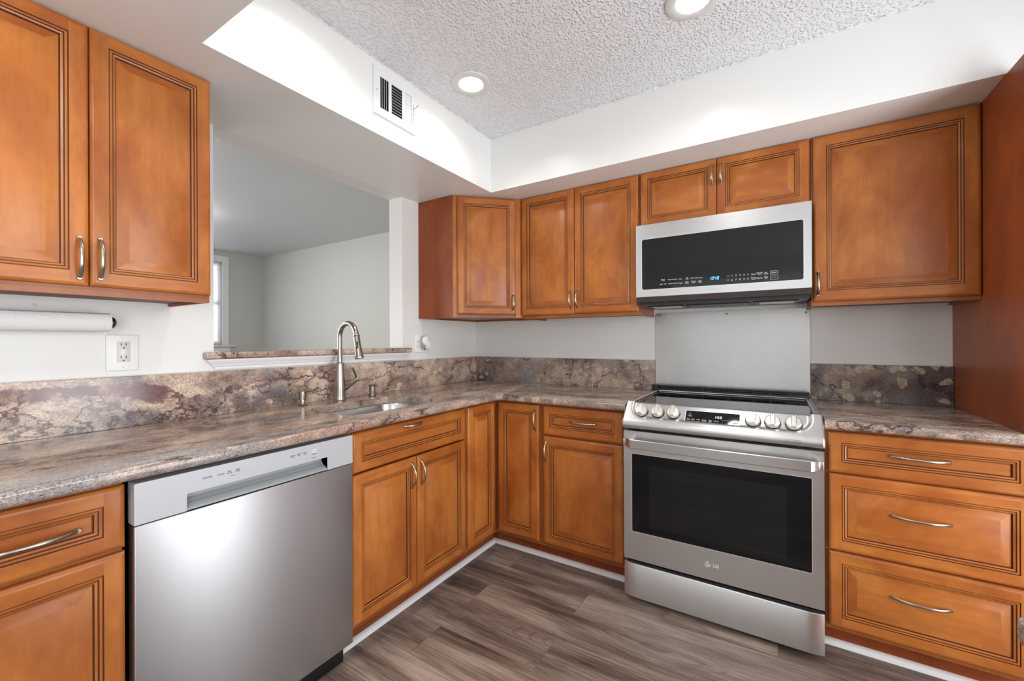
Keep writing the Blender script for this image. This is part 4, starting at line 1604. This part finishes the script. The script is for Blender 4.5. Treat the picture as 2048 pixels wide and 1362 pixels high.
# ------------------------------------------------------------------ microwave
MX0, MX1 = 1.3608, 2.1185
t = thing('microwave', 'stainless steel over-the-range microwave with a black glass front', 'microwave', (1.74, -0.2, 1.40))
mb = MB()
mb.box(MX0 + 0.003, MX1 - 0.003, -0.372, -0.004, 1.4030, 1.8255)
mb.build('microwave_body', 'black', t, smooth=0)
QX0, QX1, QZ0, QZ1 = 1.3915, 2.0890, 1.4795, 1.7420
mb = MB()
mb.prism([(MX0, 1.4425), (MX1, 1.4425), (MX1, 1.8185), (MX0, 1.8185)], -0.3725, -0.4000, 'y', holes=[rrect(QX0, QX1, QZ0, QZ1, 0.009, 4)])
fr_ = mb.build('door_frame', 'steel_mw', t, smooth=0)
mb = MB()
mb.prism(rrect(QX0, QX1, QZ0, QZ1, 0.009, 4), -0.376, -0.3990, 'y')
gw = mb.build('door_glass', 'mw_glass', fr_, smooth=0)
mb = MB()
mb.prism(rrect(QX0 - 0.002, QX1 + 0.002, QZ0 - 0.002, QZ1 + 0.002, 0.011, 4), -0.3992, -0.4008, 'y', holes=[rrect(QX0, QX1, QZ0, QZ1, 0.009, 4)])
mb.build('glass_trim', 'silver_line', fr_, smooth=0)
mb = MB()
mb.prism([(-0.3995, 1.4420), (-0.3890, 1.4150), (-0.3800, 1.4150), (-0.3735, 1.4420)], MX0 + 0.001, MX1 - 0.001, 'x')
mb.build('chin_strip', 'steel_dark', t, smooth=0)
mb = MB()
mb.prism([(MX0 + 0.010, -0.384), (MX1 - 0.010, -0.384), (MX1 - 0.055, -0.05), (MX0 + 0.055, -0.05)], 1.3975, 1.4028, 'z')
mb.box(MX0 + 0.235, MX1 - 0.235, -0.33, -0.10, 1.3930, 1.3974, 0.001)
mb.box(MX0 + 0.045, MX0 + 0.225, -0.345, -0.10, 1.3935, 1.3974, 0.001)
mb.box(MX1 - 0.225, MX1 - 0.045, -0.345, -0.10, 1.3935, 1.3974, 0.001)
mb.build('underside', 'black', t, smooth=0)
mb = MB()
for k in range(22):
    x = MX0 + 0.245 + k * 0.0123
    mb.box(x, x + 0.006, -0.32, -0.11, 1.3915, 1.3929)
mb.build('grease_filter', 'steel_dark', t, smooth=0)
for x0 in (MX0 + 0.06, MX1 - 0.20):
    mb = MB()
    mb.box(x0, x0 + 0.14, -0.30, -0.20, 1.3915, 1.3934, 0.0008)
    mb.build('lamp_cover', 'silver_line', t, smooth=0)
yl = -0.3992
for s, x, z, sz in (('Sensor\nCook', 1.4976, 1.5237, 0.0072), ('Popcorn', 1.5333, 1.5234, 0.0072), ('Reheat', 1.5575, 1.5229, 0.0072), ('Pizza', 1.5827, 1.5222, 0.0072),
                    ('My\nPlate', 1.6129, 1.5228, 0.0072), ('Fast Cook', 1.6429, 1.5220, 0.0072), ('Favorite', 1.6720, 1.5213, 0.0072),
                    ('Light', 1.4877, 1.5027, 0.0072), ('Vent', 1.5074, 1.5030, 0.0072), ('Potato', 1.5332, 1.5026, 0.0072), ('Defrost', 1.5575, 1.5026, 0.0072),
                    ('Veggies', 1.5819, 1.5022, 0.0072), ('Melt/\nSoften', 1.6124, 1.5022, 0.0072), ('Kitchen\nTimer', 1.6424, 1.5032, 0.0072), ('Vent\nDelay', 1.6719, 1.5034, 0.0072),
                    ('Clock', 1.8991, 1.5186, 0.0080), ('Add 30s\nTime', 1.9230, 1.5196, 0.0076), ('Eco\nMode', 1.9484, 1.5190, 0.0076),
                    ('Power\nLevel', 1.8991, 1.4998, 0.0076), ('Options', 1.9229, 1.4992, 0.0080), ('Turn\nOff', 1.9484, 1.4994, 0.0076)):
    label(fr_, s, sz, (x, yl, z), EX, EZ, 'print_white')
for i, ch in enumerate('12345'):
    label(fr_, ch, 0.0105, (1.8111 + 0.01645 * i, yl, 1.5196), EX, EZ, 'print_white')
for i, ch in enumerate('67890'):
    label(fr_, ch, 0.0105, (1.8111 + 0.01645 * i, yl, 1.4990), EX, EZ, 'print_white')
for z, s in ((1.5185, 1), (1.5000, -1)):
    mb = MB()
    mb.tube([(1.7890, yl - 0.0003, z - s * 0.002), (1.7943, yl - 0.0003, z + s * 0.0025), (1.7996, yl - 0.0003, z - s * 0.002)], 0.0005, 5)
    mb.build('arrow_mark', 'print_white', fr_, smooth=0)
for z, nm, mi in ((1.5193, 'START', 0), (1.4968, 'STOP', 1)):
    x = 1.9802
    mb = MB()
    mb.prism([(x - 0.0145, z - 0.0078), (x + 0.0145, z - 0.0078), (x + 0.0145, z + 0.0078), (x - 0.0145, z + 0.0078)], yl, yl - 0.0005, 'y',
             holes=[[(x - 0.0138, z - 0.0071), (x + 0.0138, z - 0.0071), (x + 0.0138, z + 0.0071), (x - 0.0138, z + 0.0071)]])
    mb.build('button_outline', 'print_white', fr_, smooth=0)
    label(fr_, nm, 0.0070, (x, yl, z), EX, EZ, ('print_white', 'print_orange')[mi])
mb = MB()
seven(mb, '1040', (1.7341, yl, 1.5140), EX, EZ, 0.0150, th=0.13)
mb.build('clock_digits', 'led_blue', fr_, smooth=0)
mb = MB()
mb.text('SAMSUNG', 0.0135, (1.7339, -0.4004, 1.4605), EX, EZ, depth=0.0003)
mb.build('brand_emblem', 'silver_panel', fr_, smooth=0)

# ------------------------------------------------------------------ things on the walls
t = thing('wall_outlet', 'white wall outlet plate with a gray two-socket receptacle below the paper towel roll', 'outlet', (0.003, -2.0967, 1.18))
mb = MB()
mb.box(0.0008, 0.0068, -2.1410, -2.0524, 1.1155, 1.2430, 0.0025, 3)
pl_ = mb.build('cover_plate', 'white_plastic', t)
mb = MB()
mb.box(0.0060, 0.0090, -2.1133, -2.0768, 1.1455, 1.2195, 0.001)
rc = mb.build('receptacle', 'ivory_plastic', t)
yc = -2.0950
for zc in (1.2090, 1.1640):
    mb = MB()
    for dy in (-0.0068, 0.0068):
        mb.box(0.0088, 0.0094, yc + dy - 0.0013, yc + dy + 0.0013, zc - 0.0045, zc + 0.0045)
    mb.lathe([(0.0027, 0), (0.0027, 0.0006)], (0.0088, yc, zc - 0.0125), 'x', 12)
    mb.build('socket', 'black', rc, smooth=0)
mb = MB()
mb.box(0.0088, 0.0104, yc - 0.0085, yc + 0.0085, 1.1760, 1.1820, 0.0005)
mb.box(0.0088, 0.0104, yc - 0.0085, yc + 0.0085, 1.1840, 1.1900, 0.0005)
mb.build('test_button', 'white_plastic', rc)
for z in (1.2315, 1.1270):
    mb = MB()
    mb.lathe([(0.0034, 0), (0.0030, 0.0010)], (0.0068, -2.0967, z), 'x', 12)
    mb.build('screw', 'ivory_plastic', t)

t = thing('wall_outlet', 'white wall outlet plate in the corner right of the granite ledge', 'outlet', (0.003, -0.605, 1.197))
mb = MB()
mb.box(0.0008, 0.0066, -0.6610, -0.5480, 1.1425, 1.2525, 0.0025, 3)
mb.build('cover_plate', 'white_plastic', t)
mb = MB()
for zc in (1.2150, 1.1800):
    mb.prism(rrect(-0.6480, -0.6190, zc - 0.0140, zc + 0.0140, 0.011, 5), 0.0062, 0.0082, 'x')
rc = mb.build('receptacle', 'white_plastic', t)
for zc in (1.2150, 1.1800):
    mb = MB()
    for dy in (-0.0062, 0.0062):
        mb.box(0.0080, 0.0086, -0.6335 + dy - 0.0012, -0.6335 + dy + 0.0012, zc - 0.002, zc + 0.006)
    mb.lathe([(0.0022, 0), (0.0022, 0.0006)], (0.0080, -0.6335, zc - 0.0075), 'x', 10)
    mb.build('socket', 'black', rc, smooth=0)

t = thing('air_freshener', 'white and clear oval plug-in air freshener in the corner outlet', 'air freshener', (0.03, -0.588, 1.19))
mb = MB()
ring = rrect(-0.6200, -0.5520, 1.1580, 1.2500, 0.033, 8)
cyy, czz = -0.586, 1.204
rings = []
for s, x in ((0.90, 0.0086), (1.0, 0.014), (1.0, 0.024)):
    rings.append([(x, cyy + (a - cyy) * s, czz + (c - czz) * s) for a, c in ring])
mb.loft(rings)
mb.build('clear_housing', 'clear', t, smooth=40)
mb = MB()
ring = rrect(-0.6160, -0.5560, 1.1850, 1.2490, 0.029, 8)
rings = []
for s, x in ((1.0, 0.0242), (1.0, 0.036), (0.94, 0.042), (0.75, 0.046)):
    rings.append([(x, -0.586 + (a + 0.586) * s, 1.217 + (c - 1.217) * s) for a, c in ring])
mb.loft(rings)
mb.build('cover', 'white_plastic', t, smooth=40)
mb = MB()
ring = rrect(-0.5860, -0.5600, 1.1650, 1.2100, 0.0125, 8)
rings = []
for s, x in ((1.0, 0.0244), (1.0, 0.044), (0.85, 0.049)):
    rings.append([(x, -0.573 + (a + 0.573) * s, 1.1875 + (c - 1.1875) * s) for a, c in ring])
mb.loft(rings)
mb.build('front_lobe', 'white_plastic', t, smooth=40)

# paper towel holder and roll
PYR = -2.1485
t = thing('paper_towel_holder', 'metal paper towel holder with a round dark end knob mounted under the left wall cabinet', 'paper towel holder', (0.0, -2.30, 1.283))
mb = MB()
mb.tube([(0.072, -2.4400, 1.2830), (0.072, PYR + 0.001, 1.2830)], 0.0060, 12)
mb.tube([(0.002, -2.4400, 1.2830), (0.060, -2.4400, 1.2830), (0.072, -2.4380, 1.2830)], 0.0062, 12)
mb.lathe([(0.022, 0.0008), (0.022, 0.005), (0.010, 0.009)], (0.0, -2.4400, 1.2830), 'x', 20)
mb.build('rod', 'bronze', t)
mb = MB()
mb.lathe([(0.0195, 0.0), (0.0198, 0.002), (0.0188, 0.007), (0.0150, 0.012), (0.0085, 0.0155), (0.002, 0.0168)], (0.072, PYR + 0.0012, 1.2830), 'y', 24)
mb.build('end_knob', 'bronze', t)
mb = MB()
prof = [(0.0100, -0.2800), (0.0305, -0.2800), (0.0310, -0.2795), (0.0310, -0.0005), (0.0305, 0.0), (0.0100, 0.0)]
mb.lathe(prof + [(0.0100, -0.2800)], (0.072, PYR, 1.2830), 'y', 40, cap0=False, cap1=False)
a0 = -0.6
rings = []
for i in range(10):
    a = a0 + i * 0.16
    r_ = 0.0312 + 0.0004 * i
    rings.append([(0.072 + r_ * math.cos(a), PYR - 0.001, 1.283 + r_ * math.sin(a)), (0.072 + r_ * math.cos(a), PYR - 0.279, 1.283 + r_ * math.sin(a)),
                  (0.072 + (r_ + 0.0005) * math.cos(a), PYR - 0.279, 1.283 + (r_ + 0.0005) * math.sin(a)), (0.072 + (r_ + 0.0005) * math.cos(a), PYR - 0.001, 1.283 + (r_ + 0.0005) * math.sin(a))])
mb.loft(rings)
tag(centre(mb.build('paper_towel_roll', 'paper', smooth=40)), 'nearly used-up white paper towel roll below the left wall cabinet', 'paper towels')
mb = MB()
mb.lathe([(0.0055, 0.0006), (0.0050, 0.002), (0.0022, 0.0026)], (0.0, -2.3075, 1.3353), 'x', 14)
tag(centre(mb.build('wall_screw', 'ivory_plastic')), 'small gray screw head in the wall above the paper towel roll', 'screw')

# ------------------------------------------------------------------ air register on the soffit
VY0, VY1, VZ0, VZ1 = -1.4125, -1.1625, 2.2050, 2.4130
t = thing('air_vent', 'white metal air register with three louver groups on the soffit', 'vent', (SX, -1.2875, 2.205))
X0, X1 = SX + 0.0008, SX + 0.0075
mb = MB()
groups = [(-1.3765, -1.3275, 2.2400, 2.3760), (-1.3125, -1.2485, 2.2430, 2.3760), (-1.2350, -1.1885, 2.2430, 2.3780)]
holes = [[(a, c), (b_, c), (b_, d_), (a, d_)] for a, b_, c, d_ in groups]
mb.prism([(VY0, VZ0), (VY1, VZ0), (VY1, VZ1), (VY0, VZ1)], X1 - 0.0015, X1, 'x', holes=holes)
mb.prism([(VY0, VZ0), (VY1, VZ0), (VY1, VZ1), (VY0, VZ1)], X0, X1 - 0.0015, 'x',
         holes=[[(VY0 + 0.004, VZ0 + 0.004), (VY1 - 0.004, VZ0 + 0.004), (VY1 - 0.004, VZ1 - 0.004), (VY0 + 0.004, VZ1 - 0.004)]])
mb.build('face_plate', 'trim', t, smooth=0)
mb = MB()
mb.box(X0, X0 + 0.0006, VY0 + 0.005, VY1 - 0.005, VZ0 + 0.005, VZ1 - 0.005)
mb.build('duct_shade', 'cavity_shade', t, smooth=0)  # dark sheet behind the louvers, standing for the shaded duct


def slat(p0, p1, wdir, w, th):
    """thin tilted blade"""
    p0, p1, wd = Vector(p0), Vector(p1), Vector(wdir).normalized()
    nd = (p1 - p0).normalized().cross(wd)
    m_ = MB()
    m_.loft([[p + wd * w / 2 + nd * th / 2, p - wd * w / 2 + nd * th / 2, p - wd * w / 2 - nd * th / 2, p + wd * w / 2 - nd * th / 2] for p in (p0, p1)])
    m_.build('louver', 'trim', t, smooth=0)


xm = X0 + 0.0034
a, b_, c, d_ = groups[0]
for k in range(5):
    y = a + (b_ - a) * k / 4
    slat((xm, y, c), (xm, y, d_), (0.77, -0.63, 0), 0.0066, 0.0010)
a, b_, c, d_ = groups[1]
for k in range(11):
    z = c + (d_ - c) * k / 10
    slat((xm, a, z), (xm, b_, z), (0.75, 0, -0.66), 0.0062, 0.0008)
a, b_, c, d_ = groups[2]
for k in range(5):
    y = a + (b_ - a) * k / 4
    slat((xm, y, c), (xm, y, d_), (0.45, 0.89, 0), 0.0105, 0.0008)
mb = MB()
mb.box(X1 - 0.0008, X1 + 0.0006, -1.1800, -1.1775, 2.262, 2.345)
mb.build('slot_shade', 'cavity_shade', t, smooth=0)  # dark strip standing for the shade in the lever slot
mb = MB()
mb.tube([(X1, -1.1785, 2.322), (X1 + 0.014, -1.1745, 2.328), (X1 + 0.024, -1.1690, 2.340)], 0.0016, 8)
mb.build('damper_lever', 'gray_plastic', t)
for y, z in ((-1.3950, 2.310), (-1.1715, 2.300)):
    mb = MB()
    mb.lathe([(0.0034, 0), (0.0028, 0.0014)], (X1, y, z), 'x', 12)
    mb.build('screw', 'gray_plastic', t)


# ------------------------------------------------------------------ lamps
def can_light(x, y, label, r=0.094):
    o = thing('recessed_light', label, 'ceiling light', (x, y, ZC), 'recessed lights in the raised ceiling well')
    m_ = MB()
    m_.lathe([(r, -0.0004), (r, -0.0045), (r - 0.004, -0.0075), (0.066, -0.0085), (0.0585, -0.0060), (0.0585, -0.0004)], (x, y, ZC), seg=48, cap0=False, cap1=False)
    m_.build('trim_ring', 'lamp_trim', o, smooth=40)
    m_ = MB()
    m_.lathe([(0.0580, -0.0030), (0.0580, -0.0055)], (x, y, ZC), seg=48)
    m_.build('lens', 'lamp', o, smooth=0)
    d_ = bpy.data.lights.new('can_beam', 'AREA')
    d_.shape, d_.size, d_.energy, d_.color, d_.spread = 'DISK', 0.108, CAN_POWER, (1.0, 0.975, 0.935), 2.5
    l_ = bpy.data.objects.new('can_beam', d_)
    l_.location = (0, 0, -0.0060)
    COL.objects.link(l_)
    l_.parent = o
    return o


can_light(0.7540, -1.0300, 'round recessed ceiling light beside the air register')
can_light(1.7330, -0.9960, 'round recessed ceiling light cut by the top edge above the range')
can_light(0.7600, -1.7700, 'round recessed ceiling light out of view over the dishwasher')
can_light(1.7330, -1.7700, 'round recessed ceiling light out of view in the middle of the kitchen')


def flush_light(x, y, label, r=0.15):
    o = thing('flush_light', label, 'ceiling light', (x, y, ZC))
    m_ = MB()
    m_.lathe([(r * 0.9, -0.0004), (r * 0.95, -0.020), (r * 0.85, -0.026)], (x, y, ZC), seg=36)
    m_.build('ceiling_pan', 'nickel', o, smooth=40)
    m_ = MB()
    m_.lathe([(r * 0.84, -0.0265), (r * 0.98, -0.034), (r, -0.045), (r * 0.86, -0.075), (r * 0.55, -0.096), (r * 0.2, -0.106)], (x, y, ZC), seg=36)
    m_.build('glass_bowl', 'lamp_flush', o, smooth=40)
    m_ = MB()
    m_.lathe([(0.010, -0.105), (0.013, -0.112), (0.008, -0.124), (0.003, -0.130)], (x, y, ZC), seg=16)
    m_.build('finial', 'nickel', o, smooth=40)
    return o


flush_light(-2.62, -1.105, 'flush ceiling light in the living room seen at the left edge of the opening')
flush_light(1.62, -3.10, 'flush ceiling light in the dining area just behind the camera')

# ------------------------------------------------------------------ counter beside the camera (its corner enters at the right edge)
t = thing('peninsula_cabinet', 'wooden cabinet under the granite counter corner beside the camera at the right edge', 'cabinet', (2.52, -2.55, 0))
mb = MB()
mb.box(2.240, 3.435, -3.20, -1.975, 0.1, ZSLAB - 0.001)  # unseen length extended to the right wall to shade the drawers
mb.build('cabinet_body', 'wood_frame', t, smooth=0)
mb = MB()
mb.box(2.30, 3.435, -3.18, -2.0, 0.0, 0.0995)
mb.build('toe_kick', 'wood_side', t, smooth=0)
cr = [(2.2068 + 0.022 - 0.022 * math.sin(x_), -1.9250 - 0.022 + 0.022 * math.cos(x_)) for x_ in [i * PI / 12 for i in range(7)]]
pts = [(2.2068, -3.22), (3.440, -3.22), (3.440, -1.9250)] + cr  # top stretched out of view along with the cabinet, for the same shade
o = slab('granite_countertop', pts, [True] * len(pts), ZSLAB, ZT, 'granite_sill')
tag(o, 'pale granite counter corner poking in at the lower right edge of the photo', 'countertop')
